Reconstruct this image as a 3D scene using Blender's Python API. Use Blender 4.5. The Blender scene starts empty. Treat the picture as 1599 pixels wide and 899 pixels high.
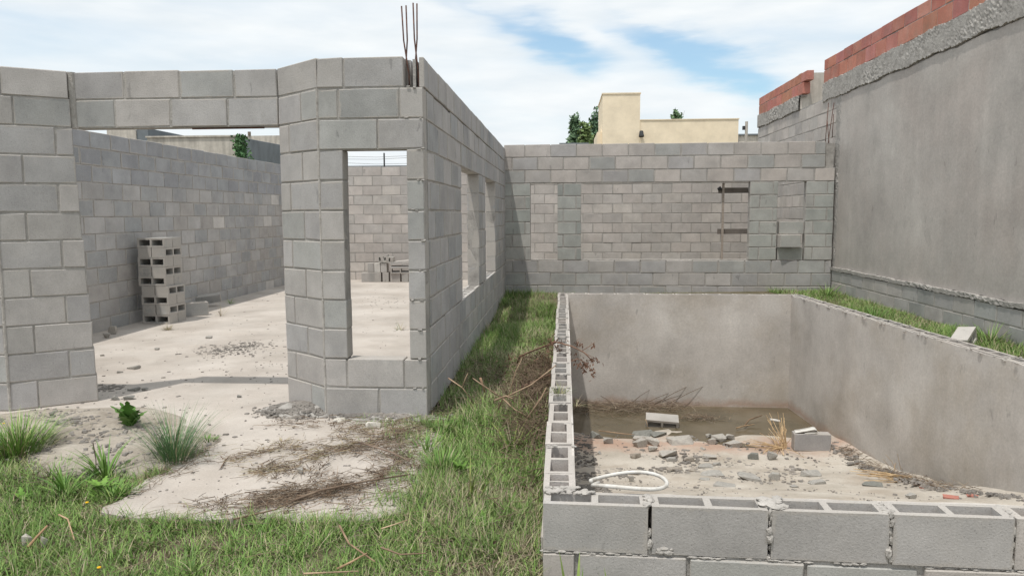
import bpy, bmesh, math, random
import numpy as np
from mathutils import Vector, Matrix
random.seed(7); rng = np.random.default_rng(7)
SC = bpy.context.scene
COL = SC.collection
R = math.radians
U = random.uniform

# ---------------------------------------------------------------- camera
F, PITCH, YAW, ROLL, CAMH = 1170.97, 0.09797, 0.06841, -0.00448, 1.372
cd = bpy.data.cameras.new('camera'); cam = bpy.data.objects.new('camera', cd); COL.objects.link(cam)
cd.sensor_width = 36; cd.lens = 36 * F / 1599; cd.clip_start = .05; cd.clip_end = 2000
CR = Matrix.Rotation(YAW, 3, 'Z') @ Matrix.Rotation(math.pi/2 - PITCH, 3, 'X') @ Matrix.Rotation(ROLL, 3, 'Z')
cam.matrix_world = Matrix.Translation((0, 0, CAMH)) @ CR.to_4x4()
SC.camera = cam

def ray(px, py):
    return CR @ Vector(((px - 799.5) / F, -(py - 449.5) / F, -1))
def at(px, py, val=0.0, axis=2):            # where a sight line meets a level (axis 2) or a wall plane
    d = ray(px, py); c = Vector((0, 0, CAMH))
    return c + d * ((val - c[axis]) / d[axis])

# ---------------------------------------------------------------- light
SUND = Vector((.185, .31, -1)).normalized()
ld = bpy.data.lights.new('sun', 'SUN'); ld.energy = 2.6; ld.angle = R(.8); ld.color = (1, .955, .89)
sun = bpy.data.objects.new('sun', ld); COL.objects.link(sun); sun.rotation_euler = SUND.to_track_quat('-Z', 'Y').to_euler()
SC.view_settings.view_transform = 'Standard'; SC.view_settings.look = 'None'
SC.view_settings.exposure = 0.17; SC.view_settings.gamma = 1.0; SC.view_settings.use_curve_mapping = False

W = bpy.data.worlds.new('World'); SC.world = W; W.use_nodes = True
def build_world():
    nt = W.node_tree; nt.nodes.clear(); N = nt.nodes.new; L = nt.links.new
    out = N('ShaderNodeOutputWorld'); bg = N('ShaderNodeBackground'); bg.inputs['Strength'].default_value = .12
    L(bg.outputs[0], out.inputs[0])
    sky = N('ShaderNodeTexSky'); sky.sky_type = 'NISHITA'; sky.sun_disc = False
    sky.sun_elevation = math.asin(-SUND.z); sky.sun_rotation = math.atan2(-SUND.x, -SUND.y)
    sky.air_density = 1.1; sky.dust_density = 1.2; sky.ozone_density = 1.5
    tc = N('ShaderNodeTexCoord')
    def math_(op, a, b=None, clamp=False):
        m = N('ShaderNodeMath'); m.operation = op; m.use_clamp = clamp
        for i, v in enumerate((a, b)):
            if v is None: continue
            if isinstance(v, (int, float)): m.inputs[i].default_value = v
            else: L(v, m.inputs[i])
        return m.outputs[0]
    mp = N('ShaderNodeMapping'); mp.inputs['Rotation'].default_value = (R(6), R(30), R(4)); mp.inputs['Scale'].default_value = (1.5, 1.5, 7.0)
    L(tc.outputs['Generated'], mp.inputs[0])
    n1 = N('ShaderNodeTexNoise'); n1.inputs['Scale'].default_value = 2.1; n1.inputs['Detail'].default_value = 9; n1.inputs['Roughness'].default_value = .46; n1.inputs['Distortion'].default_value = .5
    L(mp.outputs[0], n1.inputs[0])
    n2 = N('ShaderNodeTexNoise'); n2.inputs['Scale'].default_value = 7; n2.inputs['Detail'].default_value = 6
    L(mp.outputs[0], n2.inputs[0])
    # warped direction for the openings in the cloud
    w = N('ShaderNodeVectorMath'); w.operation = 'MULTIPLY_ADD'
    L(n2.outputs['Color'], w.inputs[0]); w.inputs[1].default_value = (.09, .09, .07)
    sub = N('ShaderNodeVectorMath'); sub.operation = 'ADD'; L(tc.outputs['Generated'], w.inputs[2])
    L(w.outputs[0], sub.inputs[0]); sub.inputs[1].default_value = (-.045, -.045, -.035)
    gap = None
    for (px, py, sx, sy, amp) in ((866, 70, 66, 26, .62), (770, 26, 90, 12, .20), (1125, 106, 100, 26, .55), (1000, 48, 60, 14, .34), (690, 12, 60, 10, .16), (1180, 128, 60, 12, .2)):
        d = ray(px, py).normalized()
        a = Vector((d.y, -d.x, 0)).normalized(); u = a.cross(d).normalized()
        th = R(26)                       # the openings run down to the right
        a2 = a * math.cos(th) - u * math.sin(th); u2 = a * math.sin(th) + u * math.cos(th)
        tot = None
        for vec, s in ((a2, sx), (u2, sy)):
            dp = N('ShaderNodeVectorMath'); dp.operation = 'DOT_PRODUCT'; L(sub.outputs[0], dp.inputs[0]); dp.inputs[1].default_value = vec
            q = math_('SUBTRACT', dp.outputs['Value'], vec.dot(d)); q = math_('MULTIPLY', q, F / s * 1.0); q = math_('MULTIPLY', q, q)
            tot = q if tot is None else math_('ADD', tot, q)
        g = math_('MULTIPLY', math_('POWER', 2.718, math_('MULTIPLY', tot, -.7)), amp)
        gap = g if gap is None else math_('ADD', gap, g)
    cl = math_('SUBTRACT', math_('ADD', n1.outputs['Fac'], .25), gap)
    rp = N('ShaderNodeMapRange'); rp.interpolation_type = 'SMOOTHSTEP'; rp.inputs['From Min'].default_value = .10; rp.inputs['From Max'].default_value = .86; rp.inputs['To Min'].default_value = .16
    L(cl, rp.inputs['Value'])
    ramp = N('ShaderNodeValToRGB'); L(n2.outputs['Fac'], ramp.inputs[0])
    ramp.color_ramp.elements[0].position = .3; ramp.color_ramp.elements[0].color = (6.2, 6.65, 6.95, 1)
    ramp.color_ramp.elements[1].position = .75; ramp.color_ramp.elements[1].color = (7.3, 7.5, 7.55, 1)
    mul = N('ShaderNodeMixRGB'); mul.blend_type = 'MULTIPLY'; mul.inputs[0].default_value = 1; mul.inputs[2].default_value = (1.0, 1.22, 1.24, 1)
    L(sky.outputs[0], mul.inputs[1])
    mix = N('ShaderNodeMixRGB'); L(rp.outputs[0], mix.inputs[0]); L(mul.outputs[0], mix.inputs[1]); L(ramp.outputs[0], mix.inputs[2])
    L(mix.outputs[0], bg.inputs['Color'])
build_world()

# ---------------------------------------------------------------- materials
def mat(name, base, dark=None, light=None, scale=3.0, rough=.92, bump=.25, bscale=60, use_obj=False, coords='Object', stretch=(1, 1, 1),
        stain=None, stain_scale=1.2, stain_amt=.5, pores=0.0, randamt=.0, attr=None, streak=0.0, spec=.2, wash=0.0, marks=0.0, band=None, smear=None):
    m = bpy.data.materials.new(name); m.use_nodes = True; nt = m.node_tree; N = nt.nodes.new; L = nt.links.new
    b = nt.nodes['Principled BSDF']; b.inputs['Roughness'].default_value = rough; b.inputs['Specular IOR Level'].default_value = spec
    tc = N('ShaderNodeTexCoord'); oi = N('ShaderNodeObjectInfo')
    mp = N('ShaderNodeMapping'); mp.inputs['Scale'].default_value = stretch
    off = N('ShaderNodeVectorMath'); off.operation = 'MULTIPLY_ADD'
    L(oi.outputs['Random'], off.inputs[0]); off.inputs[1].default_value = (37, 53, 71); L(tc.outputs[coords], off.inputs[2])
    L(off.outputs[0] if coords == 'Object' else tc.outputs[coords], mp.inputs[0])
    def noise(s, det=6, ro=.6, src=None):
        n = N('ShaderNodeTexNoise'); n.inputs['Scale'].default_value = s; n.inputs['Detail'].default_value = det; n.inputs['Roughness'].default_value = ro
        L(src or mp.outputs[0], n.inputs[0]); return n
    n1 = noise(scale); r = N('ShaderNodeValToRGB'); L(n1.outputs['Fac'], r.inputs[0])
    dark = dark or tuple(c * .75 for c in base); light = light or tuple(min(1, c * 1.2) for c in base)
    e = r.color_ramp.elements; e[0].position = .3; e[0].color = (*dark, 1); e[1].position = .7; e[1].color = (*light, 1)
    k = e.new(.5); k.color = (*base, 1)
    col = r.outputs[0]
    def mixc(kind, fac, a, bb):
        x = N('ShaderNodeMixRGB'); x.blend_type = kind
        if isinstance(fac, (int, float)): x.inputs[0].default_value = fac
        else: L(fac, x.inputs[0])
        for i, v in ((1, a), (2, bb)):
            if isinstance(v, tuple): x.inputs[i].default_value = (*v, 1)
            else: L(v, x.inputs[i])
        return x.outputs[0]
    if stain:
        n2 = noise(stain_scale, 5, .65); rr = N('ShaderNodeMapRange'); rr.inputs['From Min'].default_value = .47; rr.inputs['From Max'].default_value = .68
        rr.inputs['To Max'].default_value = stain_amt; L(n2.outputs['Fac'], rr.inputs['Value'])
        col = mixc('MIX', rr.outputs[0], col, stain)
    if streak:
        mp2 = N('ShaderNodeMapping'); mp2.inputs['Scale'].default_value = (1, 1, .09); L(tc.outputs[coords], mp2.inputs[0])
        n3 = noise(5, 5, .6, mp2.outputs[0]); rr = N('ShaderNodeMapRange'); rr.inputs['From Min'].default_value = .35; rr.inputs['From Max'].default_value = .68
        rr.inputs['To Min'].default_value = 1 - streak; rr.inputs['To Max'].default_value = 1 + streak; L(n3.outputs['Fac'], rr.inputs['Value'])
        cb = N('ShaderNodeCombineColor'); [L(rr.outputs[0], cb.inputs[i]) for i in range(3)]
        col = mixc('MULTIPLY', 1.0, col, cb.outputs[0])
    if wash or marks:
        ge = N('ShaderNodeNewGeometry')
        if wash:
            n4 = noise(1.7, 6, .65, ge.outputs['Position']); rr = N('ShaderNodeMapRange'); rr.inputs['From Min'].default_value = .33; rr.inputs['From Max'].default_value = .67
            rr.inputs['To Min'].default_value = 1 - wash; rr.inputs['To Max'].default_value = 1 + wash; L(n4.outputs['Fac'], rr.inputs['Value'])
            cb = N('ShaderNodeCombineColor'); [L(rr.outputs[0], cb.inputs[i]) for i in range(3)]; col = mixc('MULTIPLY', 1.0, col, cb.outputs[0])
        if marks:          # short dark scars and trowel strokes
            mp3 = N('ShaderNodeMapping'); mp3.inputs['Scale'].default_value = (1, 1, .35); mp3.inputs['Rotation'].default_value = (R(14), R(9), 0); L(ge.outputs['Position'], mp3.inputs[0])
            n5 = noise(9, 3, .75, mp3.outputs[0]); rr = N('ShaderNodeMapRange'); rr.inputs['From Min'].default_value = .665; rr.inputs['From Max'].default_value = .72; rr.inputs['To Max'].default_value = marks; L(n5.outputs['Fac'], rr.inputs['Value'])
            col = mixc('MIX', rr.outputs[0], col, tuple(c * .45 for c in base))
            n6 = noise(13, 3, .7, mp3.outputs[0]); rr = N('ShaderNodeMapRange'); rr.inputs['From Min'].default_value = .60; rr.inputs['From Max'].default_value = .75; rr.inputs['To Max'].default_value = marks * .6; L(n6.outputs['Fac'], rr.inputs['Value'])
            col = mixc('MIX', rr.outputs[0], col, tuple(min(1, c * 1.35) for c in base))
    if use_obj: col = mixc('MULTIPLY', 1.0, col, oi.outputs['Color'])
    if smear:
        sg = N('ShaderNodeSeparateXYZ'); L(tc.outputs['Generated'], sg.inputs[0])
        def M_(op, a, bb):
            x = N('ShaderNodeMath'); x.operation = op
            for i, v in enumerate((a, bb)):
                if isinstance(v, (int, float)): x.inputs[i].default_value = v
                else: L(v, x.inputs[i])
            return x.outputs[0]
        ex = M_('MULTIPLY', M_('MINIMUM', sg.outputs[0], M_('SUBTRACT', 1.0, sg.outputs[0])), .38)
        ez = M_('MULTIPLY', M_('MINIMUM', sg.outputs[2], M_('SUBTRACT', 1.0, sg.outputs[2])), .19)
        ns = noise(22, 5, .7); nl = noise(2.5, 2, .5)
        ed = M_('SUBTRACT', M_('MINIMUM', ex, ez), M_('MULTIPLY', M_('SUBTRACT', M_('ADD', ns.outputs['Fac'], nl.outputs['Fac']), .98), .045))
        rr = N('ShaderNodeMapRange'); rr.inputs['From Min'].default_value = .010; rr.inputs['From Max'].default_value = .003; rr.inputs['To Max'].default_value = .75; L(ed, rr.inputs['Value'])
        col = mixc('MIX', rr.outputs[0], col, smear)
    if band:               # rusty damp stain between two heights or lengths
        ge2 = N('ShaderNodeNewGeometry'); sx = N('ShaderNodeSeparateXYZ'); L(ge2.outputs['Position'], sx.inputs[0])
        axis, centre, width, bcol, amt = band
        nb = noise(3.5, 5, .6, ge2.outputs['Position']); m1 = N('ShaderNodeMath'); m1.operation = 'MULTIPLY_ADD'; L(nb.outputs['Fac'], m1.inputs[0]); m1.inputs[1].default_value = width * 2.4; L(sx.outputs[axis], m1.inputs[2])
        m2 = N('ShaderNodeMath'); m2.operation = 'SUBTRACT'; L(m1.outputs[0], m2.inputs[0]); m2.inputs[1].default_value = centre + width * 1.2
        m3 = N('ShaderNodeMath'); m3.operation = 'ABSOLUTE'; L(m2.outputs[0], m3.inputs[0])
        rr = N('ShaderNodeMapRange'); rr.inputs['From Min'].default_value = width; rr.inputs['From Max'].default_value = 0; rr.inputs['To Max'].default_value = amt; L(m3.outputs[0], rr.inputs['Value'])
        col = mixc('MIX', rr.outputs[0], col, bcol)
    if attr:
        at_ = N('ShaderNodeAttribute'); at_.attribute_name = attr; col = mixc('MULTIPLY', 1.0, col, at_.outputs['Color'])
    fine = noise(bscale, 4, .7)
    gr = N('ShaderNodeMapRange'); gr.inputs['From Min'].default_value = .3; gr.inputs['From Max'].default_value = .7; gr.inputs['To Min'].default_value = .86; gr.inputs['To Max'].default_value = 1.12
    L(fine.outputs['Fac'], gr.inputs['Value']); cb = N('ShaderNodeCombineColor'); [L(gr.outputs[0], cb.inputs[i]) for i in range(3)]
    col = mixc('MULTIPLY', .8, col, cb.outputs[0])
    if pores:
        v = N('ShaderNodeTexVoronoi'); v.inputs['Scale'].default_value = 75; L(mp.outputs[0], v.inputs[0])
        rr = N('ShaderNodeMapRange'); rr.inputs['From Min'].default_value = .08; rr.inputs['From Max'].default_value = .2; rr.inputs['To Min'].default_value = 1 - pores; L(v.outputs['Distance'], rr.inputs['Value'])
        cb = N('ShaderNodeCombineColor'); [L(rr.outputs[0], cb.inputs[i]) for i in range(3)]
        col = mixc('MULTIPLY', 1.0, col, cb.outputs[0])
    L(col, b.inputs['Base Color'])
    if bump:
        bp = N('ShaderNodeBump'); bp.inputs['Strength'].default_value = bump; bp.inputs['Distance'].default_value = .01
        add = N('ShaderNodeMath'); add.operation = 'ADD'; L(fine.outputs['Fac'], add.inputs[0]); L(n1.outputs['Fac'], add.inputs[1])
        L(add.outputs[0], bp.inputs['Height']); L(bp.outputs[0], b.inputs['Normal'])
    return m

M = {}
M['block'] = mat('concrete_block', (.405, .394, .384), (.345, .337, .33), (.455, .444, .434), 4, use_obj=True, stain=(.44, .42, .395), stain_scale=3, stain_amt=.3, pores=.35, bscale=120, bump=.28, wash=.09, marks=.45, smear=(.43, .40, .365))
M['mortar'] = mat('mortar', (.37, .352, .33), scale=9, bump=.7, bscale=70)
M['pale_mortar'] = mat('pale_mortar', (.43, .405, .375), scale=12, bump=.9, bscale=50)
M['slab'] = mat('slab_concrete', (.475, .43, .385), (.38, .34, .30), (.535, .49, .445), 1.3, coords='Generated', bump=.16, bscale=90, wash=.09, marks=.3, stain=(.41, .36, .315), stain_scale=2.3, stain_amt=.6)
M['plaster'] = mat('grey_render', (.455, .425, .395), (.395, .37, .345), (.51, .48, .445), 1.1, coords='Object', stain=(.44, .385, .35), stain_scale=.7, stain_amt=.55, streak=.05, wash=.10, marks=.4, bump=.12, bscale=45)
M['pool_plaster'] = mat('pool_render', (.54, .508, .475), (.46, .43, .40), (.60, .57, .535), 1.3, stain=(.42, .375, .32), stain_scale=.9, stain_amt=.75, streak=.03, wash=.10, marks=.4, band=(2, -1.24, .10, (.40, .27, .20), .7), bump=.12, bscale=45)
M['rough_concrete'] = mat('rough_concrete', (.38, .36, .335), (.27, .255, .235), (.46, .44, .41), 11, bump=.7, bscale=38)
M['brick'] = mat('red_hollow_brick', (.48, .20, .155), (.41, .17, .135), (.53, .245, .20), 5, use_obj=True, bump=.3, stain=(.28, .22, .19), stain_scale=6, stain_amt=.3)
M['grass'] = mat('grass_blade', (.5, .5, .5), (.42, .42, .42), (.58, .58, .58), 3, rough=.6, bump=0, attr='tint', spec=.3)
M['leaf'] = mat('leaf', (.085, .17, .04), (.055, .12, .028), (.13, .23, .06), 6, rough=.55, bump=0, use_obj=True)
M['straw'] = mat('dry_stem', (.29, .235, .175), (.19, .15, .115), (.42, .36, .28), 14, bump=.2, attr='tint')
M['twig'] = mat('dead_wood', (.22, .175, .14), (.14, .11, .09), (.32, .27, .22), 10, bump=.3, use_obj=True)
M['steel'] = mat('rusty_rebar', (.13, .075, .06), (.085, .055, .05), (.2, .1, .07), 30, rough=.8, bump=.3)
M['wood'] = mat('weathered_timber', (.34, .29, .25), scale=6, stretch=(1, 1, 12), bump=.3)
M['dark_wood'] = mat('dark_timber', (.15, .13, .115), scale=6, bump=.3)
M['rubble'] = mat('concrete_rubble', (.36, .35, .33), (.28, .27, .255), (.44, .425, .40), 8, use_obj=True, bump=.5)
M['crumbs'] = mat('rubble_crumbs', (.24, .22, .20), (.14, .13, .12), (.36, .33, .30), 2.5, bump=.5)
M['white'] = mat('white_plastic', (.64, .62, .58), (.5, .47, .42), (.7, .69, .66), scale=14, bump=.05, rough=.5)
M['cream'] = mat('cream_paint', (.90, .77, .58), (.88, .75, .56), (.92, .79, .60), .3, bump=.03, bscale=1.5)
M['old_render'] = mat('stained_render', (.52, .48, .425), (.41, .375, .33), (.59, .55, .49), .9, streak=.22, bump=.1, bscale=10)
M['slate'] = mat('blue_grey_render', (.19, .21, .225), scale=1, bump=.1)
M['soil'] = mat('soil', (.125, .105, .065), (.07, .075, .035), (.20, .165, .115), 7, coords='Object', bump=.8, bscale=40)
M['bark'] = mat('bark', (.12, .095, .07), scale=8)
M['dark'] = mat('dark_plastic', (.05, .052, .055), scale=8, bump=.1, rough=.6)
M['yellow'] = mat('yellow_petals', (.75, .42, .02), scale=20, bump=0)

def water_mat():
    m = bpy.data.materials.new('stagnant_water'); m.use_nodes = True; nt = m.node_tree; N = nt.nodes.new; L = nt.links.new
    b = nt.nodes['Principled BSDF']; b.inputs['Roughness'].default_value = .07; b.inputs['IOR'].default_value = 1.33
    tc = N('ShaderNodeTexCoord'); n = N('ShaderNodeTexNoise'); n.inputs['Scale'].default_value = 2.2; n.inputs['Detail'].default_value = 6; L(tc.outputs['Object'], n.inputs[0])
    r = N('ShaderNodeValToRGB'); L(n.outputs['Fac'], r.inputs[0]); e = r.color_ramp.elements
    e[0].position = .35; e[0].color = (.098, .080, .049, 1); e[1].position = .7; e[1].color = (.16, .13, .088, 1); L(r.outputs[0], b.inputs['Base Color'])
    n2 = N('ShaderNodeTexNoise'); n2.inputs['Scale'].default_value = 14; L(tc.outputs['Object'], n2.inputs[0])
    bp = N('ShaderNodeBump'); bp.inputs['Strength'].default_value = .05; L(n2.outputs['Fac'], bp.inputs['Height']); L(bp.outputs[0], b.inputs['Normal'])
    return m
M['water'] = water_mat()

# ---------------------------------------------------------------- object helpers
def link(name, me, parent=None, loc=(0, 0, 0), rot=(0, 0, 0), scale=(1, 1, 1), color=None):
    o = bpy.data.objects.new(name, me); COL.objects.link(o)
    if parent: o.parent = parent
    o.location = loc; o.rotation_euler = rot; o.scale = scale
    if color: o.color = (*color, 1)
    return o
def tag(o, label=None, cat=None, group=None, kind=None):
    if label: o['label'] = label
    if cat: o['category'] = cat
    if group: o['group'] = group
    if kind: o['kind'] = kind
    return o
def empty(name, loc, rz=0.0):
    return link(name, None, None, loc, (0, 0, rz))
def pydata(name, v, f, material, smooth=False):
    me = bpy.data.meshes.new(name); me.from_pydata([tuple(x) for x in v], [], f); me.materials.append(material)
    if smooth: me.shade_smooth()
    me.update(); return me
def bm_mesh(name, bm, material, smooth=False):
    me = bpy.data.meshes.new(name); bm.to_mesh(me); bm.free(); me.materials.append(material)
    if smooth: me.shade_smooth()
    return me
class MB:
    """collects boxes, tubes and loose faces for ONE mesh"""
    def __init__(s): s.v = []; s.f = []; s.t = []
    def add(s, v, f, tint=None):
        n = len(s.v); s.v += [tuple(x) for x in v]; s.f += [tuple(i + n for i in q) for q in f]
        s.t += [tint or (1, 1, 1)] * len(v)
    def box(s, x0, x1, y0, y1, z0, z1):
        s.add([(x0,y0,z0),(x1,y0,z0),(x1,y1,z0),(x0,y1,z0),(x0,y0,z1),(x1,y0,z1),(x1,y1,z1),(x0,y1,z1)],
              [(0,3,2,1),(4,5,6,7),(0,1,5,4),(1,2,6,5),(2,3,7,6),(3,0,4,7)])
    def tube(s, pts, r0, r1=None, n=5, tint=None):
        r1 = r0 if r1 is None else r1; pts = [Vector(p) for p in pts]; v = []; f = []
        for i, p in enumerate(pts):
            d = (pts[min(i + 1, len(pts) - 1)] - pts[max(i - 1, 0)]).normalized()
            a = d.orthogonal().normalized() if i == 0 else (a - d * a.dot(d)).normalized()
            b = d.cross(a); r = r0 + (r1 - r0) * i / (len(pts) - 1)
            for k in range(n):
                th = 2 * math.pi * k / n; v.append(p + (a * math.cos(th) + b * math.sin(th)) * r)
        for i in range(len(pts) - 1):
            for k in range(n):
                f.append((i*n+k, i*n+(k+1)%n, (i+1)*n+(k+1)%n, (i+1)*n+k))
        f.append(tuple(range(n))[::-1]); f.append(tuple(range((len(pts)-1)*n, len(pts)*n)))
        s.add(v, f, tint)
    def mesh(s, name, material, smooth=False):
        me = pydata(name, s.v, s.f, material, smooth)
        ca = me.color_attributes.new('tint', 'FLOAT_COLOR', 'POINT')
        ca.data.foreach_set('color', np.c_[np.array(s.t), np.ones(len(s.t))].astype(np.float32).ravel())
        return me
    def build(s, name, material, parent=None, smooth=False, **k):
        return link(name, s.mesh(name, material, smooth), parent, **k)

T = .13
def block_mesh(L, H=.19, chip=0, th=T, material='block'):
    bm = bmesh.new(); bmesh.ops.create_cube(bm, size=1)
    for v in bm.verts: v.co = Vector(((v.co.x + .5) * L, (v.co.y + .5) * th, (v.co.z + .5) * H)) + Vector((U(-.002, .002), U(-.0015, .0015), U(-.0015, .0015)))
    bmesh.ops.bevel(bm, geom=list(bm.edges), offset=.0045, segments=1, affect='EDGES', profile=.6)
    for v in bm.verts: v.co += Vector((U(-1, 1), U(-.5, .5), U(-1, 1))) * .0012
    if chip:
        cs = [Vector((0, 0, H)), Vector((L, 0, H)), Vector((L, 0, 0)), Vector((0, 0, 0))]
        c = cs[chip % 4]; mid = Vector((L/2, th/2, H/2))
        for v in bm.verts:
            if (v.co - c).length < .02: v.co += (mid - v.co).normalized() * U(.006, .012)
    return bm_mesh('block', bm, M[material])
def hollow_mesh(L=.39, th=T, H=.19, web=.027):
    xs = [0, web, L/2 - web/2, L/2 + web/2, L - web, L]; ys = [0, .026, th - .026, th]
    v = []; idx = {}; f = []
    def V(i, j, k):
        if (i, j, k) not in idx:
            idx[(i, j, k)] = len(v); v.append((xs[i] + U(-.001, .001), ys[j] + U(-.001, .001), H * k + U(-.001, .001)))
        return idx[(i, j, k)]
    cell = lambda i, j: j == 1 and i in (1, 3)
    for i in range(5):
        for j in range(3):
            if cell(i, j):
                a, b, c, d = (i, j), (i + 1, j), (i + 1, j + 1), (i, j + 1)
                for p, q in ((a, b), (b, c), (c, d), (d, a)):
                    f.append((V(*q, 0), V(*p, 0), V(*p, 1), V(*q, 1)))
            else:
                f.append((V(i, j, 1), V(i+1, j, 1), V(i+1, j+1, 1), V(i, j+1, 1)))
                f.append((V(i, j, 0), V(i, j+1, 0), V(i+1, j+1, 0), V(i+1, j, 0)))
    for i in range(5):
        f.append((V(i, 0, 0), V(i+1, 0, 0), V(i+1, 0, 1), V(i, 0, 1))); f.append((V(i+1, 3, 0), V(i, 3, 0), V(i, 3, 1), V(i+1, 3, 1)))
    for j in range(3):
        f.append((V(0, j+1, 0), V(0, j, 0), V(0, j, 1), V(0, j+1, 1))); f.append((V(5, j, 0), V(5, j+1, 0), V(5, j+1, 1), V(5, j, 1)))
    return pydata('hollow_block', v, f, M['block'])
FULL = [block_mesh(.4) for _ in range(5)] + [block_mesh(.4, chip=c) for c in (1, 2, 4)]
HALF = [block_mesh(.2) for _ in range(4)] + [block_mesh(.2, chip=c) for c in (3, 4)]
HOLL = [hollow_mesh(.4) for _ in range(3)]
LEAF = [block_mesh(.4, th=.034) for _ in range(2)]

PAL_MIX = [(.98, .97, .98), (1.08, 1.05, 1.03), (.93, .95, .94), (.89, .91, .91), (1.06, 1.03, 1.01), (1, .99, .99), (.99, .97, .95), (.96, .96, .97)]
PAL_SIDE = [(.93, .94, .96), (.98, .98, 1.0), (.9, .92, .94), (1, 1, 1.02), (.86, .89, .92), (.95, .95, .96), (1.04, 1.03, 1.03)]
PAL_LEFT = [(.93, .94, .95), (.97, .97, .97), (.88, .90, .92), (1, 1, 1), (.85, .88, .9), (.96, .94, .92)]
PAL_PINK = [(1.16, 1.1, 1.06), (1.2, 1.13, 1.08), (1.12, 1.07, 1.03), (1.25, 1.19, 1.13), (1.08, 1.04, 1.01), (1.15, 1.11, 1.07)]
PAL_GREEN = [(.92, .97, .94), (.98, 1.01, .98), (.86, .92, .89), (1.02, 1.03, 1.0)]
def shade(c, s=.05):
    k = 1 + U(-s, s); return tuple(x * k for x in c)

def wall(root, P0, P1, z0, rows, pal, off=(0, .2), openings=(), joints=None, rowrange=None, jt=.010, hollow=lambda k, u: False,
         pale=None, recess=.006, jitter=.0015, skip=lambda k, a, b: False, H=.2, colf=None, meshes=None, rowpal=None, wide=.4, mname='mortar', bname='block'):
    """blocks in courses along P0-P1, face on the right hand of the direction; a mortar core fills the joints"""
    P0 = Vector((*P0, 0)); P1 = Vector((*P1, 0)); d = P1 - P0; Ltot = d.length; th = math.atan2(d.y, d.x)
    loc0 = root.matrix_basis.inverted()
    base = loc0 @ (Matrix.Translation(P0) @ Matrix.Rotation(th, 4, 'Z'))
    ang = th - root.rotation_euler.z
    mb = MB()
    for k in range(rows):
        za = z0 + H * k; zm = za + H / 2
        iv = [[0 if rowrange is None else rowrange(k, Ltot)[0], Ltot if rowrange is None else rowrange(k, Ltot)[1]]]
        for (a, b, lo, hi) in openings:
            if lo < zm < hi:
                nv = []
                for (s, e) in iv:
                    if b <= s or a >= e: nv.append([s, e]); continue
                    if a - s > .03: nv.append([s, a])
                    if e - b > .03: nv.append([b, e])
                iv = nv
        for (s, e) in iv:
            if joints and k in joints: cuts = [c for c in joints[k] if s + .03 < c < e - .03]
            else:
                o = off[k % len(off)]; n0 = math.floor((s - o) / wide); cuts = []
                c = o + wide * n0
                while c < e:
                    if s + .045 < c < e - .045: cuts.append(c)
                    c += wide
            cs = [s] + cuts + [e]
            last = k == rows - 1
            w0 = s + .006
            pieces = []
            for i in range(len(cs) - 1):
                a, b = cs[i], cs[i + 1]
                if skip(k, a, b):
                    if a - w0 > .02: pieces.append((w0, a - .004))
                    w0 = b + .004; continue
                jl = jt * U(.7, 1.35); ln = b - a - jl; hol = hollow(k, (a + b) / 2)
                src = (meshes or ((HOLL if hol else FULL) if ln > .27 else HALF)); me = random.choice(src)
                sx = ln / (.4 if (src is not HALF) else .2)
                if hol and ln <= .27: me = random.choice(HOLL); sx = ln / .4
                c = random.choice(rowpal(k) if rowpal else pal)
                if colf: c = colf(k, (a + b) / 2) or c
                p = base @ Vector((a + jt / 2, U(-jitter, jitter), za + jt / 2))
                link(bname, me, root, p, (U(-.002, .002), 0, ang + U(-.003, .003)), (sx, 1, (H - jl) / .19), shade(c, .07))
            if e - w0 > .02: pieces.append((w0, e - .006))
            for (a, b) in pieces:
                zt = za + H - (.016 if last or any(lo > za + H * .4 and abs(lo - (za + H)) < .06 and a < ob and b > oa for (oa, ob, lo, hi) in openings) else 0)
                if hollow(k, (a + b) / 2): zt = za + .02
                v = [(a, recess), (b, recess), (b, T - recess), (a, T - recess)]
                vv = [base @ Vector((x, y, za)) for x, y in v] + [base @ Vector((x, y, zt)) for x, y in v]
                mb.add(vv, [(0,3,2,1),(4,5,6,7),(0,1,5,4),(1,2,6,5),(2,3,7,6),(3,0,4,7)])
    mb.build(mname, M[pale or 'mortar'], root)

def rubble_mesh(sx, sy, sz, material='rubble', n=2, rough=.25):
    bm = bmesh.new(); bmesh.ops.create_icosphere(bm, subdivisions=n, radius=.5)
    ph = [U(0, 6) for _ in range(6)]
    for v in bm.verts:
        c = v.co.copy(); m = max(abs(c.x), abs(c.y), abs(c.z)); c = c * (.5 / m) * .75 + c * .3
        c *= 1 + rough * .5 * (math.sin(c.x * 7 + ph[0]) * math.sin(c.y * 8 + ph[1]) + .6 * math.sin(c.z * 11 + ph[2])) + U(-.05, .05)
        v.co = Vector((c.x * sx, c.y * sy, (c.z + .42) * sz))
    return bm_mesh('concrete_fragment', bm, M[material])
def hull_mesh(material='rubble', n=13):
    bm = bmesh.new()
    for _ in range(n):
        p = Vector((U(-.5, .5), U(-.5, .5), U(-.08, .92))); k = random.randrange(3)
        if k == 0: p.x = math.copysign(U(.42, .5), p.x)
        elif k == 1: p.y = math.copysign(U(.42, .5), p.y)
        else: p.z = .9 if p.z > .35 else -.05
        bm.verts.new(p)
    res = bmesh.ops.convex_hull(bm, input=bm.verts); bmesh.ops.delete(bm, geom=[v for v in bm.verts if not v.link_faces], context='VERTS')
    bmesh.ops.bevel(bm, geom=list(bm.edges), offset=.02, segments=1, affect='EDGES')
    return bm_mesh('concrete_fragment', bm, M[material])
RUB = [hull_mesh() for _ in range(12)]

# ================================================================ SETTING
A = (-1.624, 4.944); Lc = (-2.010, 5.266); B = (-.913, 4.944); E_ = (-3.905, 4.944); Mc = (-3.45, 5.266)

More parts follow.
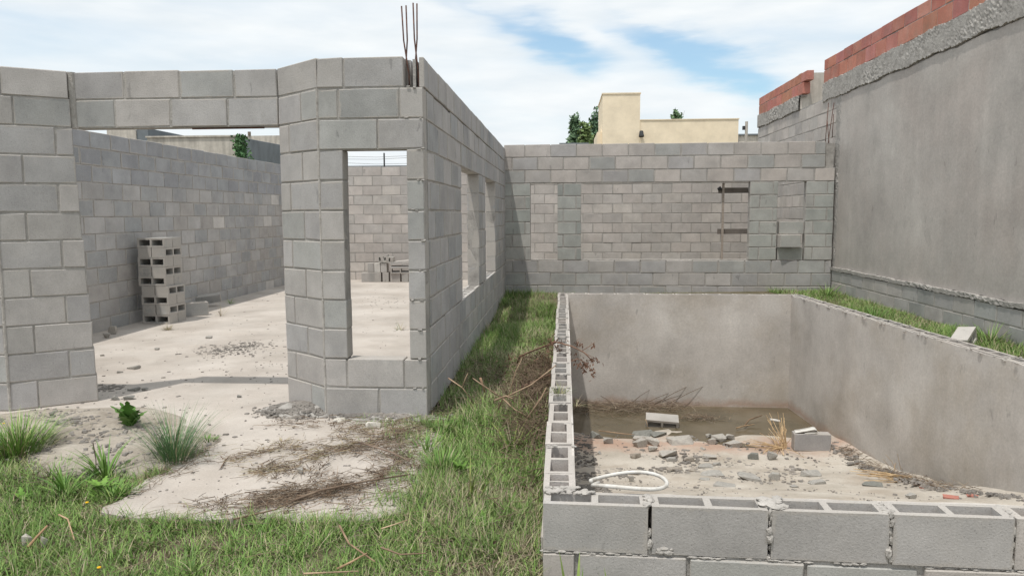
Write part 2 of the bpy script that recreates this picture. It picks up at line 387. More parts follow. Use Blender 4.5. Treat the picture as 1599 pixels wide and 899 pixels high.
# ground sheet with a pit where the pool lies
PX0, PX1, PY0, PY1 = -.02, 3.45, 2.84, 10.40
def build_ground():
    xs = [-260, -60, -12] + list(np.arange(-7, PX0, .14)) + [PX0, PX1] + list(np.arange(PX1 + .14, 6.4, .14)) + [14, 60, 260]
    ys = [-40, -6, .2] + list(np.arange(1.0, PY0, .14)) + [PY0] + list(np.arange(PY0 + .14, PY1, .14)) + [PY1] + list(np.arange(PY1 + .14, 17, .3)) + [26, 60, 130, 500]
    def z(x, y):
        b = -.035
        if x > PX1 - .01 and y > 1: b = .17
        if y > PY1 - .02 and x > -.5 and y < 17: b = max(b, .13)
        if -1 < x < .1 and y > 9.5: b = max(b, .0 + .1 * min(1, (y - 9.5) / 1.5))
        if PX0 - .001 <= x <= PX1 and y < PY0 + .01: b = -.10
        if -7 < x < 6 and 1 < y < 12: b += .012 * math.sin(x * 7.1 + y * 3) + .01 * math.sin(y * 9 + x * 5) + U(-.004, .004)
        if x < -.9 and y > 4.9: b = -.06
        return b
    def warp(x, y):                       # the pit follows the slightly skewed pool walls
        line = 3.12 + .058 * (10.25 - min(max(y, 2.8), 10.3)); dl = line - PX1
        x2 = x
        if PX0 < x <= PX1: x2 = PX0 + (x - PX0) * (line - PX0) / (PX1 - PX0)
        elif PX1 < x < 6.4: x2 = x + dl * (6.4 - x) / (6.4 - PX1)
        y2 = y - .035 * min(max(x, 0), 3.5) * (1 if y < 4 else max(0, (6 - y) / 2)) if y >= 1 else y
        return x2, y2
    v = [(*warp(x, y), z(x, y)) for y in ys for x in xs]; n = len(xs); f = []
    for j in range(len(ys) - 1):
        for i in range(n - 1):
            if PX0 - .001 <= xs[i] and xs[i+1] <= PX1 + .001 and PY0 - .001 <= ys[j] and ys[j+1] <= PY1 + .001: continue
            f.append((j*n+i, j*n+i+1, (j+1)*n+i+1, (j+1)*n+i))
    tag(link('ground', pydata('ground', v, f, M['soil'], True)), kind='structure')
build_ground()

# concrete slab, with a broken edge towards the viewer
SLAB = [(-5.62, 15.7), (-5.62, 4.95), (-3.35, 4.6), (-2.75, 4.55), (-2.33, 4.42), (-2.10, 4.20), (-2.13, 3.93), (-2.17, 3.62), (-2.16, 3.24), (-1.75, 3.16), (-1.3, 3.22), (-1.0, 3.18),
        (-.74, 3.3), (-.74, 3.8), (-.72, 4.4), (-.86, 4.7), (-1.03, 4.9), (-1.03, 15.7)]
def build_slab():
    pts = []
    for i, p in enumerate(SLAB):
        q = SLAB[(i + 1) % len(SLAB)]; n = max(1, int(math.dist(p, q) / .06)) if p[1] < 5 and q[1] < 5 else 1
        for t in range(n):
            j = 0 if n == 1 else .03
            pts.append((p[0] + (q[0]-p[0])*t/n + U(-j, j), p[1] + (q[1]-p[1])*t/n + U(-j, j)))
    n = len(pts)
    v = [(x, y, .0) for x, y in pts] + [(x, y, -.09) for x, y in pts]
    f = [tuple(range(n))[::-1]] + [(i, i + n, (i+1) % n + n, (i+1) % n) for i in range(n)]
    me = pydata('concrete_slab', v, f, M['slab']); bm = bmesh.new(); bm.from_mesh(me); bmesh.ops.recalc_face_normals(bm, faces=bm.faces)
    bm.to_mesh(me); bm.free()
    o = tag(link('concrete_slab', me), kind='structure')
    # rear part that continues behind the inner opening
    mb = MB(); mb.box(-1.03, 4.0, 12.0, 15.7, -.09, .0); tag(mb.build('concrete_slab', M['slab']), kind='structure')
build_slab()
def slab_material():
    m = M['slab']; nt = m.node_tree; N = nt.nodes.new; L = nt.links.new
    # world sized pattern: drifted dust, stains and small cracks
    for n in nt.nodes:
        if n.type == 'MAPPING' and n.inputs['Vector'].is_linked: L(nt.nodes['Texture Coordinate'].outputs['Object'], n.inputs['Vector'])
slab_material()

# pool floor: flat with water at the far end, then rising towards the near end
PROF = [(2.8, -.38), (4.0, -.44), (5.3, -.66), (6.4, -.985), (7.6, -1.22), (8.7, -1.262), (10.4, -1.36)]
def floor_z(y):
    return float(np.interp(y, [p[0] for p in PROF], [p[1] for p in PROF]))
def floor_at(px, py):
    lo, hi = 2.9, 10.3; d = ray(px, py); c = Vector((0, 0, CAMH)); best = None
    for i in range(400):
        y = 10.3 - i * (10.3 - 4.6) / 399; p = c + d * (y / d.y)
        e = abs(p.z - floor_z(y))
        if best is None or e < best[0]: best = (e, p)
    return Vector((best[1].x, best[1].y, floor_z(best[1].y)))
def build_pool_floor():
    xs = np.arange(0, 3.6, .12); ys = np.arange(2.8, 10.5, .12); v = []; f = []
    for y in ys:
        for x in xs: v.append((x, y, floor_z(y) + .010 * math.sin(x * 5 + 2 * math.sin(y * 3)) + .008 * math.sin(y * 8 + x * 3) + U(-.003, .003)
                               + .30 * max(0, (x - (3.0 + .058 * (10.25 - y)) + .16)) * (1 if y < 9 else 0)))
    n = len(xs)
    for j in range(len(ys) - 1):
        for i in range(n - 1): f.append((j*n+i, j*n+i+1, (j+1)*n+i+1, (j+1)*n+i))
    tag(link('pool_floor', pydata('pool_floor', v, f, M['pool_floor'], True)), kind='structure')
M['pool_floor'] = mat('pool_floor_concrete', (.49, .445, .385), (.39, .35, .295), (.55, .51, .45), 2.2, wash=.08, band=(1, 8.42, .42, (.43, .28, .21), .8), bump=.5, bscale=60, stain=(.33, .27, .21), stain_scale=3, stain_amt=.5)
build_pool_floor()
mb = MB(); mb.add([(.05, 8.45, -1.268), (3.2, 8.45, -1.268), (3.2, 10.36, -1.268), (.05, 10.36, -1.268)], [(0, 1, 2, 3)])
tag(mb.build('puddle_water', M['water']), kind='structure')

# ================================================================ HOUSE WALLS
Z = 0.0
# front pier with the narrow window
w = empty('block_wall', (*A, 0)); tag(w, 'grey block pier of the front corner with a narrow tall window opening', 'wall')
wall(w, A, B, 0, 12, PAL_MIX, openings=[(.166, .588, .4, 1.8)], joints={0: [.375], 1: [.155, .55], 9: [.40], 10: [.143, .55], 11: [.18]},
     rowrange=lambda k, L: (0, L) if k < 11 else (0, .585))
mb2 = MB()
pts = [(.0, .010, 0), (.0, .010, 2.2)]
mb2.tube(pts, .010, .010, 6); mb2.build('corner_mortar', M['pale_mortar'], w)
# mortar clods squeezed out of the joints near the corner
mb = MB()
for k in range(1, 12):
    for _ in range(2):
        c = Vector((.711 - U(.0, .12), U(-.006, .002), .2 * k + U(-.004, .006))); r = U(.004, .009)
        mb.tube([c - Vector((U(.005, .02), 0, 0)), c, c + Vector((U(.002, .012), 0, U(-.004, .004)))], r * .7, r, 5)
tag(mb.build('joint_mortar', M['mortar'], w), kind='stuff')
# chamfered face left of it
w = empty('block_wall', (*Lc, 0)); tag(w, 'angled grey block face joining the front pier to the doorway lintel', 'wall')
wall(w, Lc, A, 0, 12, PAL_MIX, joints={k: [.30 if k % 2 == 0 and k < 10 else .135] for k in range(11)} | {0: [.325], 10: [.3], 11: []})
# side wall with two openings
w = empty('block_wall', (*B, 0), math.pi / 2); tag(w, 'long shaded grey block side wall with two window openings beside the grass strip', 'wall')
SO = [(1.80, 3.19, .6, 1.8), (3.90, 5.17, .6, 1.8)]
wall(w, B, (-.913, 11.97), 0, 11, PAL_SIDE, off=(.0, .2), openings=SO, rowrange=lambda k, L: (.135, L), hollow=lambda k, u: k == 2 and (1.8 < u < 3.19 or 3.9 < u < 5.17))
wall(w, (-.913, 4.944), (-.913, 11.97), 2.2, 1, PAL_SIDE, off=(.2,), meshes=LEAF, rowrange=lambda k, L: (.03, L), mname='outer_leaf_mortar', recess=.055)
wall(w, (-1.009, 4.944), (-1.009, 11.97), 2.2, 1, PAL_SIDE, off=(.2,), meshes=LEAF, rowrange=lambda k, L: (.10, L), mname='inner_leaf_mortar', recess=.055)
# doorway lintel
w = empty('block_lintel', (-3.53, 5.266, 2.0)); tag(w, 'two course grey block lintel spanning the wide doorway', 'wall')
wall(w, (-3.53, 5.266), Lc, 2.0, 2, PAL_MIX, joints={0: [.32, .735, 1.15], 1: [.40, .807, 1.208]})
mb = MB(); mb.tube([(.87, .04, -.008), (1.40, .04, -.007)], .006, .006, 6); mb.build('rebar', M['steel'], w)
# left pier
w = empty('block_wall', (*E_, 0)); tag(w, 'left grey block jamb of the wide doorway turned towards it', 'wall')
def lrow(k, L): return (0, .557 - .085 * (k / 12))
wall(w, E_, Mc, 0, 12, PAL_MIX, joints={k: [.175 if k % 2 == 0 else .38] for k in range(10)} | {10: [.14], 11: [.075]}, rowrange=lrow)
mb = MB(); mb.tube([(.0, .004, 0), (.0, .004, 2.2)], .010, .010, 6); mb.build('corner_mortar', M['pale_mortar'], w)
mb = MB(); mb.tube([(.383, .335, 2.0), (.378, .330, 2.395)], .036, .034, 8); mb.build('corner_mortar', M['pale_mortar'], w)
w = empty('block_wall', (-5.6, 4.944, 0)); tag(w, 'grey block front wall cut off by the left edge of the photo', 'wall')
wall(w, (-5.6, 4.944), E_, 0, 12, PAL_MIX, joints={k: [.3, .7, 1.1, 1.5] if k % 2 else [.1, .5, .9, 1.3] for k in range(12)})
# back wall of the yard with three openings
w = empty('block_wall', (-.91, 11.83, .05)); tag(w, 'grey block wall behind the pool with openings and dry stacked piers', 'wall')
def brow(k, L): return (-.02, L if k < 10 else L - .145)
def bskip(k, a, b): return False
BO = [(.40, .813, .65, 1.85), (1.195, 3.755, .65, 1.85), (4.18, 4.59, .65, 1.85)]
wall(w, (-.91, 11.83), (4.10, 11.76), .05, 12, PAL_MIX, off=(.11, .31), openings=BO, rowrange=brow, jt=.013, colf=lambda k, u: None if not 3 <= k <= 8 else random.choice([(.80, .85, .83), (.74, .79, .77), (.95, .99, .96)]) if .8 < u < 1.2 else (random.choice([(1.02, 1.05, 1.01), (.95, .99, .95)]) if 3.7 < u < 4.2 else None),
     joints=None, rowpal=lambda k: PAL_GREEN if 3 <= k <= 8 else (PAL_MIX if k < 3 else PAL_PINK[:3] + PAL_MIX[:3]))
mb = MB()
for (a, b, lo, hi) in BO[:2]:
    mb.box(a + .0, b, -.006, .10, lo - .05 - .004, lo - .05 + .008)
mb.build('sill_mortar', M['pale_mortar'], w)
# loose blocks packed in the third opening
for (x, z, dy, rz, ln) in ((3.31, 1.045, .03, 0, .37), (3.30, .845, -.0, .0, .0), (3.29, .645, .02, 0, .38)):
    if ln == 0: continue
    o = link('concrete_block', FULL[0], None, (x, 11.775 + dy - .0, z + .007), (0, 0, rz), (ln / .4, 1, 1), shade(PAL_GREEN[1]))
    tag(o, 'loose pale block packed in the narrow wall opening, %s the jutting block' % ('directly above' if z > 1 else 'directly below'), 'block')
o = link('concrete_block', FULL[1], None, (3.30, 11.675, .853), (0, 0, R(9)), (.80, 1.15, .98), (1.08, 1.1, 1.07))
tag(o, 'loose block jutting end first out of the narrow wall opening', 'block')

# rear boundary wall
w = empty('block_wall', (-5.64, 15.6, 0)); tag(w, 'pinkish grey rear boundary block wall seen through the openings', 'wall')
wall(w, (-5.64, 15.6), (4.15, 15.6), -.025, 12, PAL_PINK, off=(.05, .25), jt=.012, skip=lambda k, a, b: False)
# left boundary wall
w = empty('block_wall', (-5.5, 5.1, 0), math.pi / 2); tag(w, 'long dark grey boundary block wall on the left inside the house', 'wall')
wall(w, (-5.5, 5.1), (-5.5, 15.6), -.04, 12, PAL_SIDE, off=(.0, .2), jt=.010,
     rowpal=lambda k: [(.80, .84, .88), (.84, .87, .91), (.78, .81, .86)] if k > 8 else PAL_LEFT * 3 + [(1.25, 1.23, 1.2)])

# ================================================================ NEIGHBOUR'S WALL ON THE RIGHT
w = empty('neighbour_wall', (4.12, 16.5, 0), -math.pi / 2); tag(w, 'tall rendered neighbour wall on the right with red hollow bricks on top', 'wall')
XW = 4.12
def wl(y): return 16.5 - y
# rendered face and the rough concrete band above it
def vn3(a, b, s_): return math.sin(a * s_ + 1.7 * math.sin(b * s_ * .8)) * math.sin(b * s_ * 1.3 + 1.4 * math.sin(a * s_ * .6))
def grid_panel(name, y0, y1, z0, z1, x, material, ny, nz, amp, edge=0.0, depth=.10, parent=w, lowedge=None):
    v = []; f = []
    for i in range(ny + 1):
        y = y0 + (y1 - y0) * i / ny
        for j in range(nz + 1):
            z = z0 + (z1 - z0) * j / nz
            e = U(-edge, edge) if j in (0, nz) else 0
            v.append((wl(y), (vn3(y, z, 9) * .35 + vn3(y, z, 31) * .35 + U(-1, 1) ** 3 * 1.6) * amp * (.25 + 1.1 * max(0, vn3(y * .5, z, 5))) - x, z + e + (vn3(y, 1, 6) * edge * 1.3 if j in (0, nz) else 0)))
    for i in range(ny):
        for j in range(nz): a = i*(nz+1)+j; f.append((a, a+nz+1, a+nz+2, a+1))
    n = len(v)
    # rim back to the wall
    for i in range(ny + 1):
        for j in (0, nz): v.append((v[i*(nz+1)+j][0], depth, v[i*(nz+1)+j][2]))
    for i in range(ny):
        f.append((i*(nz+1), n+2*i, n+2*(i+1), (i+1)*(nz+1))); f.append((i*(nz+1)+nz, (i+1)*(nz+1)+nz, n+2*(i+1)+1, n+2*i+1))
    me = pydata(name, v, f, M[material]); bm = bmesh.new(); bm.from_mesh(me); bmesh.ops.recalc_face_normals(bm, faces=bm.faces); bm.to_mesh(me); bm.free()
    return link(name, me, parent)
grid_panel('rendered_face', 3.0, 11.70, .55, 3.10, 0, 'plaster', 60, 12, .0015, .012)
grid_panel('rough_concrete_band', 3.0, 12.45, 3.12, 3.40, .022, 'rough_concrete', 420, 12, .0045, .012)
grid_panel('rough_concrete_band', 13.68, 16.5, 3.17, 3.42, .018, 'rough_concrete', 90, 8, .007, .012)
grid_panel('patchy_render_edge', 11.66, 11.86, .5, 3.12, .0, 'mortar', 8, 120, .007, .012)
grid_panel('mortar_ledge', 3.0, 11.75, .505, .55, .045, 'mortar', 300, 4, .004, .006)
# core wall
mb = MB(); mb.box(0, 4.8, .014, .16, 0, 3.17); mb.box(4.8, 13.5, .014, .16, 0, 3.12); mb.build('core_mortar', M['mortar'], w)
# unrendered blocks at the far end and the footing courses
wall(w, (4.122, 16.5), (4.122, 11.72), .0, 15, PAL_PINK, off=(0, .2), jt=.012, H=.21, mname='far_mortar')
wall(w, (4.085, 11.72), (4.085, 3.0), .0, 3, PAL_MIX, off=(0, .2), jt=.014, H=.168, jitter=.0015, mname='footing_mortar', recess=.004)
BR = [block_mesh(.33, .18, th=.12, material='brick') for _ in range(4)] + [block_mesh(.33, .18, chip=2, th=.12, material='brick')]
for (ya, yb, z0, rws) in ((3.0, 12.50, 3.415, ((0, .2), (.203, .165))), (13.66, 16.5, 3.425, ((0, .2), (.203, .165)))):
    for r, (dz, h) in enumerate(rws):
        y = yb
        first = True
        while y > ya:
            ln = .33 if (not first or r) else .33
            if first and r: ln = .17
            link('hollow_brick', random.choice(BR), w, (wl(y) + .005, .01 + U(-.004, .004), z0 + dz), (0, 0, U(-.006, .006)), ((ln - .016) / .33, 1, (h - .008) / .18 * (1 + U(-.01, .01))), shade((1, U(.93, 1.1), U(.9, 1.1)), .13))
            y -= ln; first = False
        # the course rests on a mortar bed
    mb = MB(); mb.box(wl(yb) + .02, wl(ya), .018, .12, z0 - .04, z0 + .355); mb.build('brick_mortar', M['mortar'], w)
# rendered return seen in the gap of the parapet
mb = MB(); mb.box(4.14, 5.2, 13.70, 13.86, 2.9, 3.80); o = mb.build('rendered_pillar', M['old_render']); tag(o, 'plain rendered stub wall filling the gap between the red brick runs', 'wall')

# ================================================================ POOL
pool = empty('swimming_pool', (0, 0, 0)); tag(pool, 'unfinished rectangular block pool with rendered inside and open block rims', 'swimming pool')
PF0 = (-.082, 2.775); PFd = -.035
PF1 = (PF0[0] + 3.75 * math.cos(PFd), PF0[1] + 3.75 * math.sin(PFd))
p = link('front_pool_wall', None, pool)
wall(p, PF0, PF1, -.32, 3, PAL_MIX, off=(.135, .135, .0), wide=.422, jt=.014, joints={1: [.135, .555, .985, 1.40, 1.83, 2.26, 2.7, 3.1], 0: [.3, .7, 1.1, 1.5, 1.9, 2.3, 2.7, 3.1], 2: [.412, .852, 1.283, 1.705, 2.13, 2.56, 2.99, 3.4]},
     hollow=lambda k, u: k == 2, rowpal=lambda k: [(1.06, 1.03, 1.0), (1.0, 1.01, .98), (1.02, 1.0, .98), (1.1, 1.04, .99)], jitter=.004, recess=.012, pale='mortar')
# mortar clods in the wide upright joints and along the bed joint
mb = MB()
def clod(mb, c, r, s=(1, 1, 1)):
    bm = bmesh.new(); bmesh.ops.create_icosphere(bm, subdivisions=2, radius=1)
    for v in bm.verts: v.co = Vector(c) + Vector((v.co.x * r * s[0], v.co.y * r * s[1], v.co.z * r * s[2])) * U(.72, 1.2)
    bm.verts.index_update(); mb.add([v.co.copy() for v in bm.verts], [tuple(v.index for v in f.verts) for f in bm.faces]); bm.free()
def pf(u, dy, z): return (PF0[0] + u * math.cos(PFd) - dy * math.sin(PFd), PF0[1] + u * math.sin(PFd) + dy * math.cos(PFd), z)
for u in (.412, .852, 1.283, 1.705):
    for _ in range(11): clod(mb, pf(u + U(-.006, .006), U(.0, .02), .08 + U(0, .10 if u < .5 else .19)), U(.006, .013), (1, .8, 1.6))
    for _ in range(9): clod(mb, pf(u + U(-.014, .014), U(.01, .125), .272 + U(-.004, .004)), U(.008, .016), (1.2, 1.2, .7))
for _ in range(22): clod(mb, pf(.86 + U(-.03, .05), U(.02, .12), .277 + U(-.003, .007)), U(.010, .018), (1.3, 1.2, .5))
for _ in range(300):
    u = U(0, 2.2)
    if math.sin(u * 9) + math.sin(u * 23) < -.4: continue
    clod(mb, pf(u, U(.002, .012), .080 + U(-.003, .003)), U(.002, .0065), (U(1.5, 4), .7, .8))
for _ in range(14): clod(mb, pf(U(.43, .50), U(.0, .004), .088 + U(0, .024)), U(.006, .012), (1.4, .5, .8))
for _ in range(40): clod(mb, (U(-.07, .12), U(2.87, 2.93), .277 + U(-.004, .006)), U(.008, .016), (1.3, 1, .5))
tag(mb.build('joint_mortar', M['pale_mortar'], p), kind='stuff')
mb = MB()
for u0, u1 in ((0, .412), (.412, .852), (.852, 1.283), (1.283, 1.705), (1.705, 2.13)):
    for h in (0, 1):
        ua = u0 + (u1 - u0) * (.07 + .47 * h); ub = ua + (u1 - u0) * .40; zt = U(.20, .235); n0 = len(mb.v)
        vv = [pf(ua + (ub - ua) * i / 5, .02 + .09 * j / 3, zt + U(-.012, .012)) for i in range(6) for j in range(4)]
        mb.add(vv, [(i*4+j, (i+1)*4+j, (i+1)*4+j+1, i*4+j+1) for i in range(5) for j in range(3)])
tag(mb.build('cell_fill', M['rough_concrete'], p), kind='stuff')
# inner face of the near wall
def panel(name, a, b, z0, z1, th, parent, material='pool_plaster'):
    a = Vector((*a, 0)); b = Vector((*b, 0)); d = (b - a).normalized(); n = Vector((-d.y, d.x, 0)); mb = MB()
    nn = max(2, int((b - a).length / .12)); v = []; f = []
    for i in range(nn + 1):
        q = a.lerp(b, i / nn); e = U(-.006, .006); o = U(-.0012, .0012)
        v += [(q.x + d.y * o, q.y - d.x * o, z0), (q.x, q.y, z1 + e), (q.x + n.x * th, q.y + n.y * th, z1 + e), (q.x + n.x * th, q.y + n.y * th, z0)]
    for i in range(nn):
        for k in range(4): f.append((i*4+k, i*4+(k+1) % 4, (i+1)*4+(k+1) % 4, (i+1)*4+k))
    f += [(0, 1, 2, 3), tuple(nn*4 + k for k in (3, 2, 1, 0))]
    mb.add(v, f); o = mb.build(name, M[material], parent)
    bm = bmesh.new(); bm.from_mesh(o.data); bmesh.ops.recalc_face_normals(bm, faces=bm.faces); bm.to_mesh(o.data); bm.free()
    return o
panel('render_coat', (3.45, 2.82), (.05, 2.915), -.6, .262, -.012, p)
# left wall
p = link('left_pool_wall', None, pool)
def shrow(k, L): return (.135, L)
wall(p, (-.068, 10.33), (-.083, 2.915), -.32, 3, PAL_PINK, off=(0, .2, .02), jt=.012, hollow=lambda k, u: k == 2, rowpal=lambda k: [(1.12, 1.06, 1.02), (1.05, 1.03, 1.0), (1.15, 1.08, 1.02)], jitter=.005, mname='mortar')
panel('render_coat', (.052, 2.90), (.070, 10.33), -1.42, .268, .012, p)
mb = MB()
for i in range(18):
    y = 10.30 - .402 * i
    for _ in range(4): clod(mb, (U(-.07, .06), y + U(-.012, .012), .277 + U(-.003, .004)), U(.006, .012), (1.3, 1, .5))
tag(mb.build('joint_mortar', M['pale_mortar'], p), kind='stuff')
# far wall
p = link('far_pool_wall', None, pool)
wall(p, (-.07, 10.335), (3.18, 10.262), -.32, 3, PAL_PINK, off=(0, .2, .0), hollow=lambda k, u: k == 2)
panel('render_coat', (.072, 10.315), (3.0615, 10.235), -1.45, .272, .016, p)
# right wall
p = link('right_pool_wall', None, pool)
wall(p, (3.072, 10.26), (3.507, 2.80), -.32, 3, PAL_PINK, off=(0, .2, .0), hollow=lambda k, u: k == 2, jitter=.006, rowpal=lambda k: [(1.12, 1.06, 1.02), (1.05, 1.03, 1.0)])
panel('render_coat', (3.058, 10.25), (3.493, 2.80), -1.45, .268, .014, p)
mb = MB()
for i in range(19):
    t = i * .402; y = 10.25 - t; x = 3.07 + .058 * t
    for _ in range(5): clod(mb, (x + U(0, .13), y + U(-.015, .015), .277 + U(-.003, .005)), U(.006, .013), (1, 1.3, .6))
    for _ in range(4): clod(mb, (x - .012, y + U(-.2, .2), .272 + U(-.02, .004)), U(.005, .012), (.6, 2.4, .8))
tag(mb.build('joint_mortar', M['pale_mortar'], p), kind='stuff')

# ================================================================ REINFORCING BARS
for i, (bx, tx_, ty_, yy, bow) in enumerate(((641, 627, 10, 5.02, -.012), (636, 634, 9, 5.05, .012), (654, 645, 5, 5.0, -.010), (648, 651, 6, 5.04, .010))):
    p0, p1 = at(bx, 140, yy, 1), at(tx_, ty_, yy, 1); x, y = p0.x, p0.y; d = p1 - Vector((x, y, 2.0))
    mb = MB(); mb.tube([(0, 0, 0), tuple(d * .4 + Vector((-bow, 0, 0))), tuple(d * .7 + Vector((bow * .4, 0, 0))), tuple(d)], .0055, .0055, 6)
    o = mb.build('steel_rebar', M['steel'], None, True, loc=(x, y, 2.0))
    tag(o, ('leftmost', 'second from left', 'third from left', 'rightmost')[i] + ' of the four tall rebars rising from the house corner column', 'rebar', 'rebars of the corner column')
for i, (x0, z0, x1, z1) in enumerate(((4.0, 2.1, 4.03, 3.02), (4.03, 2.1, 4.11, 3.02), (4.085, 2.15, 4.02, 2.75), (4.11, 2.5, 4.11, 2.85))):
    mb = MB(); mb.tube([(0, 0, 0), ((x1 - x0) * .4, -.01, (z1 - z0) * .5), (x1 - x0, -.02, z1 - z0)], .006, .006, 5)
    o = mb.build('steel_rebar', M['steel'], None, True, loc=(x0 - .045, 11.84, z0))
    tag(o, ('leftmost thin rebar', 'second thin rebar from the left', 'third thin rebar from the left', 'short rightmost rebar')[i] + ' sticking up where the back wall meets the neighbour wall', 'rebar', 'rebars at the end of the back wall')
# dark rough column core where the back wall meets the neighbour's wall
mb = MB(); mb.box(3.96, 4.085, 11.80, 11.9, .05, 2.42); o = mb.build('concrete_column', M['rough_concrete']); tag(o, 'dark rough concrete column filling the gap beside the neighbour wall', 'column')

# ================================================================ TIMBER FRAME IN THE OPENING
w = empty('wooden_prop', tuple(at(1127, 405, 11.9, 1))); w.location.z = .66
tag(w, 'thin timber post with two dark boards standing in the wide wall opening', 'wooden prop')
mb = MB(); mb.box(-.016, .016, -.016, .016, 0, 1.18); mb.build('post', M['wood'], w)
for zc in (1.07, .435):
    mb = MB(); mb.box(-.07, .385, .022, .045, zc - .045, zc + .035); mb.build('board', M['dark_wood'], w)
mb = MB(); clod(mb, (-.06, -.01, 1.09), .035, (1, .8, .9)); mb.build('knot', M['dark'], w)

# ================================================================ BLOCK STACK IN THE HOUSE
rz = R(-4)
fx = Vector((math.cos(rz), math.sin(rz), 0)); fy = Vector((-math.sin(rz), math.cos(rz), 0))
c0 = at(262, 506, 0); c0.z = 0       # the corner nearest to the camera
def lay(kind, z, slot, jx, jy, cidx):
    """a hollow block laid on its side: its cells open sideways"""
    # block mesh: x length .4, y .13, z .19 (cells run along z). tipped so that z lies flat and y stands up.
    Mx = Matrix.Identity(4)
    if kind == 'front':      # cells open towards the left facing side, two blocks one behind the other
        # local x -> -fx, local z -> fy , local y -> up
        o = c0 + fy * (.187 * slot) + fx * jx + fy * jy; X = -fx; Zd = fy
    else:                    # cells open towards the right hand side; ends show in front
        o = c0 - fx * (.187 * slot) + fx * jx + fy * jy; X = fy; Zd = -fx
    Y = Vector((0, 0, 1))
    m3 = Matrix((X, Y, Zd)).transposed()
    if m3.determinant() < 0:
        m3 = Matrix((X, -Y, Zd)).transposed(); o = o + Vector((0, 0, .119))
    return Matrix.Translation(o + Vector((0, 0, z))) @ m3.to_4x4()
ordn = ['top', 'second', 'third', 'fourth', 'fifth', 'sixth', 'seventh', 'eighth', 'bottom']
for L in range(9):
    n = 8 - L
    jx = (.0 if n < 5 else .03) + U(-.008, .008); jy = U(-.006, .006)
    if n >= 5: jx = .03
    for slot in (0, 1):
        kind = 'front' if L % 2 == 0 else 'side'
        me = random.choice(HOLL)
        o = link('concrete_block', me, None, color=shade((.82, .84, .83) if slot else (.92, .93, .91), .1)); o.matrix_world = lay(kind, L * .1215, slot, jx, jy, slot) @ Matrix.Scale(.93, 4)
        if kind == 'front': lab = 'hollow block in the %s layer of the stack, %s' % (ordn[n], 'its two cells facing us' if slot == 0 else 'behind, near the boundary wall')
        else: lab = 'hollow block in the %s layer of the stack, %s' % (ordn[n], 'right, cells facing right' if slot == 0 else 'left, plain end showing')
        tag(o, lab, 'block', 'tall stack of hollow blocks by the boundary wall')
for (px, py, rz_, lab) in ((292, 495, .7, 'single block lying on the slab right beside the tall block stack'), ):
    q = at(px, py, 0); o = link('concrete_block', HOLL[0], None, (q.x - .1, q.y - .05, .004), (0, 0, rz_), (1, 1, .95), (.85, .87, .87)); tag(o, lab, 'block')
q = at(322, 480, 0); o = link('concrete_block', FULL[0], None, (q.x - .2, q.y, .03), (R(12), R(-6), .4), (1, 1, .6), (.8, .82, .82)); tag(o, 'broken block lying against the foot of the left boundary wall', 'block')

# pile at the rear wall seen through the narrow window
zb = 0.0
def px15(x): return at(x, 440, 15.2, 1).x
pile = [  # x px, width px, level, tint, mesh, rot
 (574, 'f', 0, (.95, .92, .9), 0, 'leftmost block of the lower row'), (583, 's', 0, (.85, .84, .82), 0, 'second block of the lower row'), (592, 's', 0, (1.0, .97, .93), 0, 'third block of the lower row'),
 (604, 's', 0, (1.03, 1.0, .96), 0, 'fourth block of the lower row'), (619, 'f', 0, (1.05, 1.0, .96), 0, 'widest block of the lower row'), (634, 's', 0, (.95, .93, .9), 0, 'rightmost block of the lower row'),
 (581, 's', 1, (.9, .88, .86), 0, 'leftmost block of the upper row'), (591, 's', 1, (1.3, 1.28, 1.24), 0, 'pale end block of the upper row'), (601, 's', 1, (1.15, 1.13, 1.1), 0, 'middle block of the upper row')]
for (x, k, lev, c, r, lab) in pile:
    ln = .2 if k == 'f' else .125
    o = link('concrete_block', FULL[0], None, (px15(x) - ln / 2, 15.1 + .02 * lev, .195 * lev), (0, 0, U(-.05, .05)), (ln / .4, 1.5, 1), c)
    tag(o, lab + ' in the pile seen through the narrow window', 'block', 'block pile at the rear wall')
o = link('concrete_block', HOLL[1], None, (px15(612), 15.05, .22), (R(90), R(-2), 0), (1, 1, 1), (.95, .95, .95)); o.rotation_euler = (R(98), 0, R(6)); o.location = (px15(611), 15.25, .20)
tag(o, 'hollow block on its side at the right end of the pile in the narrow window', 'block', 'block pile at the rear wall')
o = link('concrete_block', FULL[2], None, (px15(611), 15.1, .345), (R(4), R(-6), 0), (1.05, 1.3, .3), (1.1, 1.08, 1.05)); tag(o, 'thin slab piece lying on top of the pile in the narrow window', 'block')
for (x, rr, lab) in ((594, -.16, 'left one of two hollow blocks leaning upright on the pile'), (601, .08, 'right one of two hollow blocks leaning upright on the pile')):
    o = link('concrete_block', HOLL[0], None, (px15(x), 15.1, .40), (R(90 + 0), rr, 0), (.5, 1, .8), (.92, .95, .93)); o.location.y = 15.25; tag(o, lab + ' in the narrow window', 'block')

